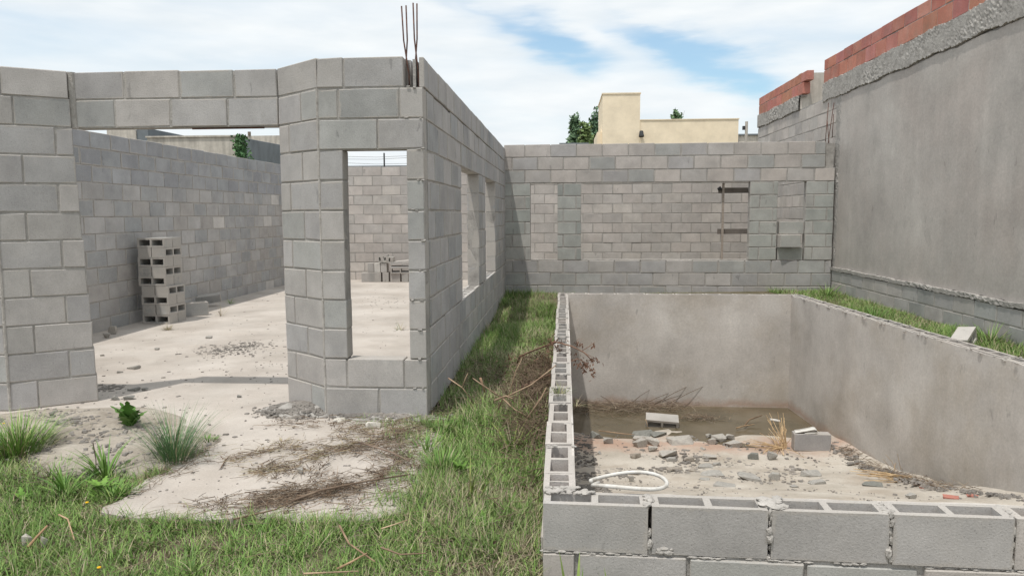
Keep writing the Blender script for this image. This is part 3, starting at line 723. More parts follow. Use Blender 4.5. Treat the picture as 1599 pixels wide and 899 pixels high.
# ================================================================ RUBBLE
def frag(p, s, label, color=None, rot=None, group=None, name='concrete_fragment', cat='rubble', mesh=None):
    o = link(name, mesh or random.choice(RUB), None, p, rot or (U(-.1, .1), U(-.1, .1), U(0, 6.3)), s, color or shade((1, 1, 1), .12)); tag(o, label, cat, group); return o
pool_frag = [ # px, py, width px, height px, label
 (1066, 687, 46, 14, 'large flat five sided slab piece lying at the edge of the water'), (1000, 692, 22, 12, 'pale chunk left of the big flat slab piece by the water'), (1019, 690, 24, 11, 'pale tilted chunk touching the left side of the flat slab piece'),
 (1000, 684, 26, 7, 'thin pale flat piece just behind the two pale chunks'), (1004, 676, 34, 9, 'dark wet piece at the water edge left of the sunken block'), (1030, 678, 30, 7, 'flat wet piece directly left of the sunken block'),
 (1020, 700, 16, 8, 'small chunk just below the two pale chunks'), (994, 712, 20, 11, 'brown grey lump in the left half of the pool floor'), (1045, 708, 34, 9, 'flat piece between the slab piece and the shaded strip'),
 (950, 689, 16, 10, 'chunk beside the shaded strip near the water'), (930, 680, 22, 10, 'wet chunk in the shade edge near the water'), (936, 707, 12, 6, 'small chip near the edge of the wall shadow'),
 (1048, 716, 17, 7, 'small chunk in the middle of the pool floor'), (1076, 715, 18, 6, 'flat brownish piece right of the middle chunk'), (1108, 712, 22, 7, 'flat piece below the right end of the slab piece'),
 (1098, 701, 12, 6, 'little chip just below the slab piece'), (1111, 689, 14, 9, 'chunk in the cluster right of the slab piece, front left'), (1122, 683, 24, 10, 'middle chunk in the cluster right of the slab piece'),
 (1140, 683, 14, 8, 'rightmost rear chunk in the cluster right of the slab piece'), (1146, 692, 24, 9, 'front right lump in the cluster right of the slab piece'), (1108, 680, 12, 7, 'rear left chunk in the cluster right of the slab piece'),
 (1176, 713, 18, 11, 'dark square chunk standing in the right half of the pool floor'), (1206, 713, 15, 14, 'stacked looking chunk farthest right before the lone block'), (1101, 728, 24, 8, 'grey piece with a pointed end near the floor centre'),
 (1120, 723, 14, 5, 'thin chip right of the pointed piece'), (1054, 731, 26, 6, 'long flat brown piece left of the floor centre'), (1083, 733, 22, 6, 'flat brown piece at the floor centre'), (1110, 739, 38, 7, 'longest flat piece at the floor centre'),
 (991, 737, 17, 9, 'small square brown block piece behind the white hose ring'), (986, 746, 9, 8, 'small lump just behind the white hose ring'), (1101, 748, 20, 7, 'flat lump in front of the longest flat piece'),
 (1170, 744, 36, 9, 'long slanted grey piece on the right of the floor'), (1131, 757, 34, 6, 'long thin piece nearest to the front wall'), (1209, 743, 18, 10, 'rounded grey lump at the right of the long slanted piece'),
 (1266, 740, 33, 12, 'large rounded grey chunk on the far right of the floor'), (1276, 752, 28, 8, 'flat grey chunk just in front of the large rounded chunk'), (1240, 758, 12, 5, 'small flat chip left of the flat grey chunk'),
 (1362, 755, 30, 6, 'flat dark piece near the straw bundle'), (1423, 773, 14, 7, 'small green grey stone close to the front rim on the right')]
def pscale(p): return 1 / (F / (p.y + .07 * p.x))
for (px, py, wd, ht, lab) in pool_frag:
    q = floor_at(px, py + ht * .35); m = pscale(q)
    if py < 682 and q.z < -1.262: q.z = max(q.z, -1.28)
    flat = wd > 2.2 * ht
    c = (1.2, 1.17, 1.13) if 'pale' in lab or 'slab' in lab else ((.62, .64, .62) if 'dark' in lab or 'wet' in lab else ((1.0, .92, .84) if 'brown' in lab else (1.05, 1.04, 1.02)))
    frag((q.x, q.y, q.z - .01), (wd * m * 1.05, wd * m * U(.6, .9), ht * m * (1.0 if flat else 1.2)), lab, shade(c, .06), (0, U(-.08, .08), U(-.5, .5)), 'rubble on the pool floor')
for (px, py, wd, lab) in ((1445, 762, 16, 'red brick chip nearest the straw bundle'), (1485, 778, 20, 'red brick chip close to the front rim'), (1522, 777, 20, 'rightmost red brick chip on the pool floor')):
    q = floor_at(px, py); m = pscale(q); frag(q, (wd * m, wd * m * .6, 5 * m), lab, (1, 1, 1), mesh=RUBR if 'RUBR' in globals() else None) if False else None
    me = rubble_mesh(1, 1, 1, 'brick'); frag((q.x, q.y, q.z - .005), (wd * m, wd * m * .6, 6 * m), lab, (.95, .95, .95), mesh=me, name='brick_fragment')

# crumbs: nobody could count them
def crumbs(name, label, pts, material='crumbs'):
    mb = MB()
    base = [Vector(v) for v in ((-1,-1,-.6),(1,-1,-.6),(1,1,-.6),(-1,1,-.6),(-.7,-.7,.6),(.7,-.8,.5),(.8,.7,.7),(-.8,.6,.5))]
    for (x, y, z, r) in pts:
        a = U(0, 6.3); c, s_ = math.cos(a), math.sin(a); sx, sy, sz = r * U(.6, 1.5), r * U(.6, 1.2), r * U(.35, .8)
        mb.add([(x + (b.x*sx*c - b.y*sy*s_) * U(.8, 1.2), y + (b.x*sx*s_ + b.y*sy*c) * U(.8, 1.2), z + b.z * sz) for b in base], [(0,3,2,1),(4,5,6,7),(0,1,5,4),(1,2,6,5),(2,3,7,6),(3,0,4,7)])
    o = mb.build(name, M[material]); tag(o, label, kind='stuff'); return o
pts = []
for _ in range(900):
    y = 5.0 + 3.9 * random.random() ** 1.0; x = U(.1, 3.05 + .058 * (10.25 - y)); pts.append((x, y, floor_z(y), .004 + .011 * random.random() ** 3))
for _ in range(650):
    y = 7.6 + random.gauss(0, .5); 
    if y > 8.9: continue
    x = min(max(random.gauss(1.4, .7), .1), 3.0); pts.append((x, y, floor_z(y), .006 + .022 * random.random() ** 2.5))
for _ in range(500):         # drift in the shade of the left wall
    y = U(5.2, 8.9); pts.append((U(.08, .36), y, floor_z(y) + .005, .008 + .02 * random.random() ** 2))
for _ in range(900):         # foot of the right wall
    t = U(0, 1); y = 8.5 - 3.4 * t; x = 3.05 + .058 * (10.25 - y) - abs(random.gauss(0, .10)); pts.append((x, y, floor_z(y) + .03 * random.random() + .02, .006 + .022 * random.random() ** 2))
crumbs('rubble_crumbs', 'small grey crumbs and chips scattered over the pool floor', pts)
pts = []
for _ in range(650):
    x, y = U(-5, -1.1), 5.0 + 10 * random.random() ** 1.6; pts.append((x, y, .002, .003 + .010 * random.random() ** 4))
for (px, py, n, r, sz) in ((350, 547, 220, .20, .012), (385, 543, 200, .2, .012), (500, 590, 0, .2, .01), (172, 605, 60, .08, .018), (420, 575, 60, .35, .007), (600, 470, 60, .5, .008), (230, 600, 20, .4, .012)):
    q = at(px, py, 0)
    for _ in range(n): pts.append((q.x + random.gauss(0, r * .7), q.y + random.gauss(0, r), .002, .004 + sz * random.random() ** 2))
for _ in range(220): x, y = U(-2.1, -.75), U(3.3, 4.9); pts.append((x, y, .002, .002 + .007 * random.random() ** 3))
crumbs('slab_crumbs', 'small dark crumbs scattered over the pale slab', pts)
# rubble heap at the foot of the front pier and the sandy heap by the left jamb
def heap(name, label, cx, cy, rx, ry, h, material, n=900, sz=.018, kind='stuff', seed=0):
    xs = np.linspace(-1, 1, 46); v = []; f = []
    for a in xs:
        for b in xs:
            r2 = a*a + b*b; z = h * max(0, 1 - r2) ** 1.1 * (1 + .35 * math.sin(a*9 + seed) * math.sin(b*8 + seed*2)) + U(-.1, .1) * h * max(0, 1 - r2)
            v.append((cx + a * rx + .03 * math.sin(b * 6 + seed), cy + b * ry + .03 * math.sin(a * 7), (-.09 if r2 > 1 else -.045 + .047 * min(1, (1 - r2) * 6)) + z))
    m = len(xs)
    for i in range(m - 1):
        for j in range(m - 1): f.append((i*m+j, (i+1)*m+j, (i+1)*m+j+1, i*m+j+1))
    mb = MB(); mb.add(v, f); o = mb.build(name, M[material], None, True); tag(o, label, kind=kind)
    pts = []
    for _ in range(n):
        a, b = random.gauss(0, .42), random.gauss(0, .42); r2 = min(1, a*a + b*b)
        pts.append((cx + a * rx, cy + b * ry, h * (1 - r2) ** 1.1 + .004, .004 + sz * random.random() ** 2))
    crumbs(name + '_crumbs', label + ', loose crumbs', pts)
M['sand'] = mat('sandy_dirt', (.36, .32, .27), (.27, .235, .195), (.43, .39, .335), 5, bump=.8, bscale=40, coords='Object')
q = at(470, 643, 0); heap('mortar_heap', 'grey heap of mortar rubble at the foot of the front pier', q.x, q.y + .02, .30, .20, .055, 'rough_concrete', 1300, .016)
q = at(600, 655, 0); heap('mortar_heap', 'thin grey rubble along the foot of the pier', q.x, q.y + .04, .42, .10, .02, 'rough_concrete', 500, .014, seed=2)
q = at(120, 660, 0); heap('dirt_mound', 'sandy dirt spread at the foot of the left jamb', q.x, q.y - .12, .85, .55, .045, 'sand', 500, .012, seed=4)
q = at(200, 700, 0); heap('dirt_mound', 'sandy dirt sloping down beside the slab', q.x - .05, q.y + .02, .60, .50, .04, 'sand', 380, .012, seed=5)
slabfr = [(209, 572, 22, 8, 'thin flat piece on the slab above the doorway shadow'), (187, 580, 10, 5, 'small chip left of the thin flat piece on the slab'), (209, 606, 20, 8, 'dark flat lump inside the doorway shadow'), (227, 607, 11, 6, 'small round stone right of the dark flat lump'),
 (180, 620, 20, 9, 'left one of two dark lumps at the foot of the left jamb'), (202, 620, 18, 8, 'right one of two dark lumps at the foot of the left jamb'), (245, 544, 9, 5, 'small stone alone in the middle of the slab'), (160, 554, 8, 4, 'small chip close to the left boundary wall foot'),
 (326, 526, 12, 5, 'flat chip far back on the slab'), (168, 523, 16, 10, 'pale lump at the foot of the left boundary wall'), (177, 515, 16, 16, 'taller lump behind the pale lump by the left boundary wall'), (374, 618, 8, 6, 'dark pebble in the sunny slab near the doorway'),
 (582, 663, 25, 15, 'white stone lying in front of the front pier'), (530, 654, 20, 9, 'grey stone at the pier foot left of the white stone'), (605, 655, 13, 8, 'grey stone at the pier foot right of the white stone'), (470, 734, 14, 12, 'small grey stone amid the dry stems on the slab'),
 (446, 798, 10, 8, 'brown lump at the front edge of the slab')]
for (px, py, wd, ht, lab) in slabfr:
    q = at(px, py + ht * .4, 0); m = pscale(q)
    c = (1.9, 1.85, 1.75) if 'white' in lab else (.72, .72, .7) if 'dark' in lab else (1.15, 1.1, 1.05) if 'pale' in lab else (.6, .5, .4) if 'brown' in lab else (.95, .93, .9)
    frag((q.x, q.y, -.004), (wd * m, wd * m * .7, ht * m * 1.0), lab, c, (0, 0, U(-.4, .4)), 'rubble on the slab')
for (px, py, wd, lab) in ((42, 850, 18, 'pale stone half hidden in the grass at lower left'), (68, 852, 13, 'second pale stone in the grass at lower left')):
    q = at(px, py, 0); m = pscale(q); frag((q.x, q.y, .0), (wd * m, wd * m * .8, .05), lab, (1.35, 1.3, 1.2))

# lone block with the white folded sheet, and the sunken block
q = floor_at(1240, 703); 
o = link('concrete_block', FULL[0], None, (q.x, q.y, q.z), (0, 0, R(-3)), (.98, 1.0, 1.0), (.88, .88, .9)); tag(o, 'whole block lying near the right pool wall under the white folded sheet', 'block')
mb = MB(); v = []; f = []
prof = [(0, 0), (.06, .012), (.14, .03), (.2, .045), (.225, .04), (.235, .02), (.225, .006), (.19, .004), (.10, -.002)]
for i, (a, b) in enumerate(prof): v += [(a, 0, b + .001), (a * .98 + .01, .10, b + .004), (a, 0, b - .006), (a * .98 + .01, .10, b - .003)]
for i in range(len(prof) - 1):
    k = i * 4; f += [(k, k+4, k+5, k+1), (k+2, k+3, k+7, k+6), (k, k+2, k+6, k+4), (k+1, k+5, k+7, k+3)]
mb.add(v, f); o = mb.build('folded_sheet', M['white'], None, True, loc=(q.x + .01, q.y + .01, q.z + .20), rot=(0, 0, R(-4))); tag(o, 'white folded sheet lying on the lone block in the pool', 'sheet')
q = floor_at(1037, 672)
o = link('concrete_block', HOLL[1], None, (q.x - .2, q.y + .28, -1.25), (R(104), R(3), R(-5)), (1, 1, 1), (1.0, .98, .94)); tag(o, 'hollow block lying on its side half sunk in the brown water', 'block')

# rounded block fragment in the grass between pool and neighbour wall
q = at(1483, 530, .26)
o = link('concrete_block', HOLL[2], None, (q.x + .04, q.y + .05, .13), (R(84), R(-14), R(52)), (.85, .95, .75), (1.15, 1.13, 1.08)); tag(o, 'block tipped on its side in the grass beyond the right pool wall', 'block')

# white hose ring hanging over the near left corner
mb = MB(); pts = []
for i in range(34):
    a = R(-50) + i / 33 * R(405); rr = 1 + .05 * i / 33
    pts.append((.150 * rr * math.cos(a + math.pi), .165 * rr * math.sin(a + math.pi), .010 * math.sin(a * 2) + .0006 * i))
mb.tube(pts, .0082, .0082, 8)
o = mb.build('plastic_hose', M['white'], None, True, loc=(.275, 3.05, .255), rot=(R(-11), R(0), R(12))); tag(o, 'loop of white plastic hose lying on the near left corner of the pool rim', 'hose')

# ================================================================ GRASS AND PLANTS
def in_poly(x, y, P):
    c = False; j = len(P) - 1
    for i in range(len(P)):
        if (P[i][1] > y) != (P[j][1] > y) and x < (P[j][0] - P[i][0]) * (y - P[i][1]) / (P[j][1] - P[i][1]) + P[i][0]: c = not c
        j = i
    return c
def vn(x, y, s):     # cheap value noise
    return (math.sin(x * s + 1.3 * math.sin(y * s * .7)) * math.sin(y * s * 1.1 + math.sin(x * s * .9)) + 1) / 2
GREENS = [(.14, .25, .05), (.18, .30, .07), (.11, .20, .045), (.21, .33, .085), (.27, .33, .11), (.13, .23, .06)]
STRAWS = [(.38, .33, .21), (.46, .40, .27), (.29, .24, .17)]
class Grass:
    def __init__(s): s.v = []; s.f = []; s.c = []
    def blade(s, x, y, z, h, w, az, lean, curl, col, seg=3):
        n = len(s.v); dx, dy = math.cos(az), math.sin(az); px, py = -dy, dx; t = 0; cx, cz = 0, 0
        for i in range(seg + 1):
            k = i / seg; wd = w * (1 - k ** 1.6) * .5 + .0002
            ang = lean + curl * k
            if i: cx += math.sin(ang) * h / seg; cz += math.cos(ang) * h / seg
            bx, by, bz = x + dx * cx, y + dy * cx, z + cz
            s.v += [(bx - px * wd, by - py * wd, bz), (bx + px * wd, by + py * wd, bz)]
            s.c += [col, col]
        for i in range(seg): s.f.append((n + 2*i, n + 2*i + 1, n + 2*i + 3, n + 2*i + 2))
    def build(s, name, mt='grass'):
        me = bpy.data.meshes.new(name); me.from_pydata(s.v, [], s.f); me.materials.append(M[mt])
        ca = me.color_attributes.new('tint', 'FLOAT_COLOR', 'POINT'); a = np.ones((len(s.c), 4), np.float32); a[:, :3] = np.array(s.c) * 2.0
        ca.data.foreach_set('color', a.ravel()); me.shade_smooth()
        o = bpy.data.objects.new(name, me); COL.objects.link(o); return o
def gcol(dry):
    c = random.choice(STRAWS) if random.random() < dry else random.choice(GREENS)
    k = U(.75, 1.2); return tuple(x * k for x in c)
DIRT = [(-3.9, 4.94), (-3.45, 4.2), (-2.95, 3.75), (-2.55, 3.62), (-2.25, 3.62), (-2.1, 4.2), (-2.3, 5.2), (-3.9, 5.2)]
g = Grass()
for _ in range(95000):
    x, y = U(-3.6, -.09), 2.3 + (5.0 - 2.3) * random.random()
    if y > 4.93 and x < -.9: continue
    if abs(x) > .78 * y + .25: continue
    if in_poly(x, y, SLAB):
        continue
    nn = vn(x, y, 3.1); m2 = vn(x + 3, y - 2, 9)
    if in_poly(x, y, DIRT) and random.random() > (.06 + .3 * max(0, vn(x, y, 5) - .55) + .55 * max(0, min(1, (4.05 - y) / .3)) + .5 * max(0, min(1, (-3.05 - x) / .3))): continue
    bare = x > -1.0 and y > 4.6 and x < -.6
    dens = .55 + .45 * m2
    if bare: dens *= .6
    if random.random() > dens: continue
    h = U(.03, .085) * (.55 + 1.2 * nn)
    if x > -.7: h *= 1.25 + .5 * vn(x, y, 5)
    dry = .08 + .34 * (1 - vn(x + 1, y, 4.3)) ** 1.5 + (.14 if x > -.75 and y < 3.8 else 0)
    g.blade(x, y, -.03, h, U(.0022, .0045), U(0, 6.3), U(.05, .7), U(.2, 1.3), gcol(dry))
edge = [p for p in SLAB if p[1] < 4.9 and p[0] > -2.9]
for i in range(len(SLAB) - 1):
    p, q_ = SLAB[i], SLAB[i + 1]
    if max(p[1], q_[1]) > 4.95: continue
    L_ = math.dist(p, q_); nx, ny = (q_[1] - p[1]) / L_, -(q_[0] - p[0]) / L_
    for _ in range(int(L_ * 2600)):
        t = random.random(); o_ = -.01 + abs(random.gauss(0, .05)); x = p[0] + (q_[0] - p[0]) * t - nx * o_ * -1; y = p[1] + (q_[1] - p[1]) * t + ny * o_
        if in_poly(x, y, SLAB) and o_ > .012: x, y = x - 2 * nx * o_, y - 2 * ny * o_
        if vn(x, y, 6) < .25 and random.random() < .7: continue
        if y > 4.0 and x < -2: continue
        if x < -1.9 and random.random() < .6: continue
        if y < 3.5 and random.random() < .35: continue
        g.blade(x, y, -.03, U(.05, .10) * (.55 if x < -1.9 else .9), U(.0025, .0045), U(0, 6.3), U(.05, .6), U(.2, 1.2), gcol(.12 if x > -1.9 else .4))
for (cx_, cy_, rr_, nb_) in ((-1.75, 3.17, .04, 60), (-1.4, 3.2, .04, 60), (-1.05, 3.2, .05, 90), (-.80, 3.45, .07, 200), (-.82, 3.75, .06, 160), (-.80, 4.1, .09, 220), (-.9, 4.45, .10, 240), (-1.0, 4.72, .11, 200), (-2.16, 3.75, .04, 50), (-2.14, 4.05, .05, 70), (-1.25, 4.8, .08, 60)):
    for _ in range(nb_ * 2): g.blade(cx_ + random.gauss(0, rr_), cy_ + random.gauss(0, rr_ * .8), -.01, U(.03, .09), U(.0025, .0045), U(0, 6.3), U(.1, .9), U(.3, 1.4), gcol(.22))
for _ in range(260):         # taller bunches through the lawn
    x, y = U(-2.6, -.12), U(2.5, 4.9)
    if in_poly(x, y, SLAB) or in_poly(x, y, DIRT) or (y > 4.85 and x < -.9): continue
    for _ in range(26): g.blade(x + random.gauss(0, .02), y + random.gauss(0, .02), -.03, U(.07, .15), U(.0025, .005), U(0, 6.3), U(.1, .7), U(.3, 1.2), gcol(.06))
tag(g.build('grass'), 'short mown looking grass in front of the slab and pool wall', kind='stuff')
g = Grass()
for _ in range(60000):
    y = 4.6 + 7.2 * random.random() ** .9; x = U(-.905, -.085)
    nn = vn(x, y, 3.3); m2 = vn(x + 3, y - 2, 8)
    if y < 5.4 and x < -.68 and random.random() < .6: continue
    if random.random() > .5 + .5 * m2: continue
    z = -.03 if y < 9.5 else -.03 + .1 * min(1, (y - 9.5) / 1.5)
    h = U(.06, .17) * (.6 + 1.0 * nn)
    deadz = math.exp(-(((y - 5.9) / 1.1) ** 2) - ((x + .22) / .3) ** 2)
    g.blade(x, y, z, h, U(.003, .0055), U(0, 6.3), U(.05, .8), U(.3, 1.5), gcol(.08 + .42 * (1 - vn(x, y + 2, 4.1)) ** 1.4 + .5 * deadz))
tag(g.build('grass'), 'longer grass filling the strip between the side wall and the pool', kind='stuff')
g = Grass()
for _ in range(52000):
    y = U(4.8, 11.7); lo = 3.20 + .058 * (10.25 - y); x = lo + (4.06 - lo) * random.random()
    nn = vn(x, y, 3.0); 
    if random.random() > .5 + .5 * vn(x, y, 7): continue
    g.blade(x, y, .16, U(.04, .11) * (.6 + .9 * nn), U(.003, .0055), U(0, 6.3), U(.05, .8), U(.3, 1.4), gcol(.10 + .25 * (1 - nn)))
for _ in range(9000):
    x, y = U(-.1, 4.0), U(10.5, 11.8); nn = vn(x, y, 2.3)
    if nn < .42 and x > 1.0: continue
    if x < 1.0 and random.random() < .75: continue
    g.blade(x, y, .12, U(.03, .09) * (.5 + .8 * nn), U(.003, .005), U(0, 6.3), U(.05, .8), U(.3, 1.4), gcol(.25))
tag(g.build('grass'), 'grass growing between the right pool wall and the neighbour wall', kind='stuff')

def tuft(name, label, cat, x, y, z, n, h, w, spread, lean, curl, cols, dry=0.0, group=None, seg=5, parent=None):
    g = Grass()
    for _ in range(n):
        a = U(0, 6.3); r = spread * random.random() ** .7; k = r / max(spread, 1e-4)
        c = random.choice(STRAWS) if random.random() < dry else random.choice(cols); kk = U(.8, 1.2)
        g.blade(r * math.cos(a), r * math.sin(a), 0, h * U(.45, 1.05), w * U(.7, 1.2), a + U(-.5, .5), lean * (k * .8 + U(0, .3)), curl * U(.4, 1.2), tuple(q * kk for q in c), seg)
    o = g.build(name); o.location = (x, y, z)
    if parent: o.parent = parent
    else: tag(o, label, cat, group)
    return o
BG = [(.11, .20, .085), (.13, .235, .09), (.09, .17, .08)]     # bluish grass
LG = [(.15, .28, .06), (.19, .32, .07), (.12, .24, .055)]
q = at(272, 718, 0)
tuft('grass_tuft', 'tall thin bluish green grass tuft growing at the left edge of the slab', 'grass tuft', q.x, q.y, 0, 400, .36, .003, .10, .6, .7, BG, .12)
q = at(325, 690, 0)
tuft('grass_tuft', 'low bright green sprout right of the tall bluish tuft', 'grass tuft', q.x, q.y, 0, 50, .06, .008, .05, .8, .7, LG)
q = at(28, 705, 0)
tuft('grass_tuft', 'large yellow green grass clump at the left edge below the jamb', 'grass tuft', q.x, q.y, -.02, 560, .30, .006, .16, .55, .9, GREENS + LG, .16)
q = at(100, 765, 0)
tuft('broad_grass_plant', 'broad bladed bright green plant left of the slab corner', 'plant', q.x, q.y, -.02, 34, .20, .014, .035, .9, .7, LG)
q = at(165, 740, 0)
tuft('broad_grass_plant', 'tall broad bladed plant touching the slab corner', 'plant', q.x, q.y, -.02, 40, .27, .013, .05, .7, .8, GREENS[:3] + LG)
q = at(178, 768, 0)
tuft('grass_tuft', 'leafy low green clump right below the tall broad bladed plant', 'grass tuft', q.x, q.y, -.02, 130, .09, .013, .11, .8, .9, LG + GREENS[:2])
for (px, py, h, n, lab) in ((690, 730, .16, 110, 'bright grass clump right of the slab front corner'), (668, 700, .15, 60, 'upright bright grass clump above the slab front corner'), (690, 672, .16, 60, 'bright grass clump near the pier foot'),
                            (800, 700, .22, 60, 'yellow green long bladed clump beside the pool wall'), (735, 770, .24, 16, 'sparse clump with yellow broad blades in the lawn'), (812, 660, .2, 60, 'long bladed clump below the dead bush')):
    q = at(px, py, 0); tuft('grass_tuft', lab, 'grass tuft', q.x, q.y, -.02, n, h, .007, .07, .55, .7, LG if 'bright' in lab else [(.2, .27, .06), (.27, .3, .09), (.12, .2, .05)], .08)
for (gx, gy, h, lab) in ((3.52, 8.7, .20, 'pale green clump on the far side of the right pool wall'), (3.75, 10.9, .30, 'dark green clump in the corner behind the pool'), (3.92, 7.1, .26, 'tall clump against the neighbour wall beside the tipped block'), (3.25, 10.9, .18, 'dry grass clump near the back corner')):
    tuft('grass_tuft', lab, 'grass tuft', gx, gy, .16, 90, h, .008, .1, .6, .8, LG if 'pale' in lab else GREENS, .5 if 'dry' in lab else .1)
for i_, (gx, gy, h_, n_, lab) in enumerate(((-3.2, 4.0, .22, 160, 'ragged clump in front of the dirt at the left'), (-2.72, 3.72, .14, 90, 'low clump between dirt mound and lawn'), (-2.45, 3.55, .12, 80, 'low clump just left of the slab edge'), (-3.0, 3.6, .16, 110, 'wide lawn clump near the left photo edge'))):
    tuft('grass_tuft', lab, 'grass tuft', gx, gy, -.03, n_, h_, .006, .14, .7, .9, GREENS, .2)
for (px, py, h_, n_, dry_, lab) in ((262, 515, .10, 60, .9, 'flat dry weed on the slab in front of the block stack'), (345, 493, .26, 14, .9, 'thin dry weed standing on the slab near the boundary wall'), (360, 474, .14, 26, .0, 'small green weed at the foot of the boundary wall'), (625, 515, .14, 26, .8, 'dry weed on the slab seen through the narrow window'), (440, 690, .04, 24, .9, 'tiny dry sprig on the pale slab')):
    q = at(px, py, 0); tuft('weed', lab, 'plant', q.x, q.y, 0, n_, h_, .005, .05, .9, .8, GREENS, dry_)
# sprouting plant at the bottom of the frame in front of the pool
def leaf_shape(L, w, lobes=5):
    v = [(0, 0, 0)]; f = []; n = lobes * 2
    for i in range(1, n + 1):
        k = i / n; wd = w * math.sin(math.pi * min(1, k * .95 + .05)) * (1.0 if i % 2 else .45); z = .25 * L * math.sin(k * 2.2)
        v += [(k * L, -wd, z - .1 * wd), (k * L, 0, z), (k * L, wd, z - .1 * wd)]
    f.append((0, 1, 2)); f.append((0, 2, 3))
    for i in range(n - 1):
        a = 1 + i * 3; f += [(a, a+3, a+4, a+1), (a+1, a+4, a+5, a+2)]
    return v, f
def rosette(x, y, n, L0, lab):
    w = empty('broad_leaf_weed', (x, y, 0)); tag(w, lab, 'plant')
    for i in range(n):
        L_ = L0 * U(.7, 1.1); v, f = leaf_shape(L_, L_ * .2)
        link('leaf', pydata('leaf', v, f, M['leaf']), w, (0, 0, -.01), (0, -U(.1, .7), i * 2.4), (1, 1, 1), shade((1.5, 1.45, 1.1), .2))
rosette(-2.32, 3.52, 11, .10, 'broad leaved weed low at the left edge of the slab')
rosette(-2.62, 3.36, 9, .08, 'small broad leaved weed in the lawn left of the slab corner')
rosette(-.55, 3.9, 10, .09, 'broad leaved weed in the lawn right of the slab')
rosette(-.35, 3.2, 9, .08, 'broad leaved weed in the lawn near the pool front corner')
for (px, wd, lab) in ((905, .09, 'sprout of upright green blades in front of the pool wall, left group'), (955, .05, 'sprout of upright green blades in front of the pool wall, right group')):
    q = at(px, 960, 2.62, 1)
    o = tuft('leafy_sprout', lab, 'plant', q.x, 2.60, -.12, 13, .20, .016, wd, .25, .25, [(.16, .26, .06), (.22, .30, .08)])
    o.location.z = at(px, 876, 2.62, 1).z - .185

# leafy thistle on the slab
q = at(203, 672, 0)
w = empty('thistle_plant', (q.x, q.y, 0)); tag(w, 'jagged leafy green thistle growing on the pale slab near the left jamb', 'plant')
for i in range(16):
    a = i * 2.4; L = U(.14, .22) if i < 11 else U(.08, .13); v, f = leaf_shape(L, L * .24)
    tilt = U(.2, .9) if i < 8 else U(.9, 1.3); me = pydata('leaf', v, f, M['leaf'])
    link('leaf', me, w, (0, 0, .01), (0, -tilt, a), (1, 1, 1), shade((1.0, 1.05, .9), .2))
mb = MB(); mb.tube([(0, 0, 0), (.0, .01, .1), (-.012, .01, .19)], .004, .002, 5); mb.build('stem', M['leaf'], w)
# thin bare stalks beside the plants
for (px, py, h, lab) in ((150, 745, .19, 'dark bare stalk standing between the plants'), (268, 650, .0, ''), (112, 670, .0, '')):
    if h:
        q = at(px, py, 0); mb = MB(); mb.tube([(0, 0, 0), (.005, 0, h * .5), (-.006, 0, h)], .002, .003, 5, (.4, .4, .4)); tag(mb.build('bare_stalk', M['straw'], None, loc=tuple(q)), lab, 'stalk')
# yellow flowers
for (px, py, lab) in ((136, 787, 'yellow flower in the grass just left of the slab corner'), (6, 663, 'yellow flower at the left edge beside the jamb foot'), (155, 889, 'yellow flower near the bottom edge of the lawn')):
    q = at(px, py, .03); w = empty('yellow_flower', tuple(q)); tag(w, lab, 'flower'); bm = bmesh.new()
    bmesh.ops.create_icosphere(bm, subdivisions=2, radius=.008)
    for v_ in bm.verts: v_.co.z *= .5
    link('petals', bm_mesh('petals', bm, M['yellow']), w, (0, 0, .01)); mb = MB(); mb.tube([(0, 0, -.05), (0, 0, .008)], .0015, .0015, 5); mb.build('stem', M['leaf'], w)

# ---------------------------------------------------------------- dry stems
def curl_leaf(mb, p_, s):
    a = U(0, 6.3); b = U(-1, 1); d = Vector((math.cos(a) * .5, math.sin(a) * .5, -abs(U(.4, 1)))).normalized(); n = d.orthogonal().normalized(); n = (Matrix.Rotation(U(0, 6), 3, d) @ n)
    p_ = Vector(p_); q1 = p_ + d * s * .5 + n * s * .22; q2 = p_ + d * s * .5 - n * s * .22; q3 = p_ + d * s + d.cross(n) * s * .2
    mb.add([p_, q1, q3, q2], [(0, 1, 2), (0, 2, 3)])
SB = [(.8, .8, .8), (1.1, 1.1, 1.1), (.5, .48, .48), (.65, .58, .55), (.38, .36, .36), (.9, .8, .75)]
def stems(name, label, gen, n, r=(.0009, .003), material='straw', kind='stuff', cat=None):
    mb = MB()
    for _ in range(n):
        x, y, z, a, L, el = gen(); bend = U(-.6, .6); pts = []; p = Vector((x, y, z)); ns = 4
        for i in range(ns):
            pts.append(p.copy()); aa = a + bend * i / ns; p += Vector((math.cos(aa) * math.cos(el), math.sin(aa) * math.cos(el), math.sin(el))) * L / ns
            el *= U(.3, 1.0)
        rr = U(*r); mb.tube(pts, rr, rr * .5, 3, random.choice(SB))
    o = mb.build(name, M[material]); tag(o, label, cat, kind=kind); return o
swath = [((345, 722), (470, 695), 7, 90), ((400, 742), (560, 690), 9, 200), ((470, 745), (520, 700), 16, 120), ((300, 800), (470, 770), 8, 160), ((370, 800), (520, 758), 10, 330), ((440, 780), (640, 742), 16, 700), ((540, 800), (610, 770), 8, 60),
         ((530, 690), (660, 680), 22, 520), ((600, 710), (650, 735), 14, 160), ((560, 700), (610, 760), 10, 120), ((420, 660), (560, 668), 7, 110), ((430, 735), (500, 780), 12, 120), ((590, 690), (690, 665), 16, 200)]
def in_gap(px, py):
    return any(((px - gx) / gw) ** 2 + ((py - gy) / gh) ** 2 < U(.6, 1.3) for gx, gy, gw, gh in ((545, 728, 34, 16), (588, 782, 26, 9), (618, 748, 22, 8), (470, 752, 14, 6), (520, 694, 26, 5), (405, 762, 34, 7), (452, 720, 24, 5)))
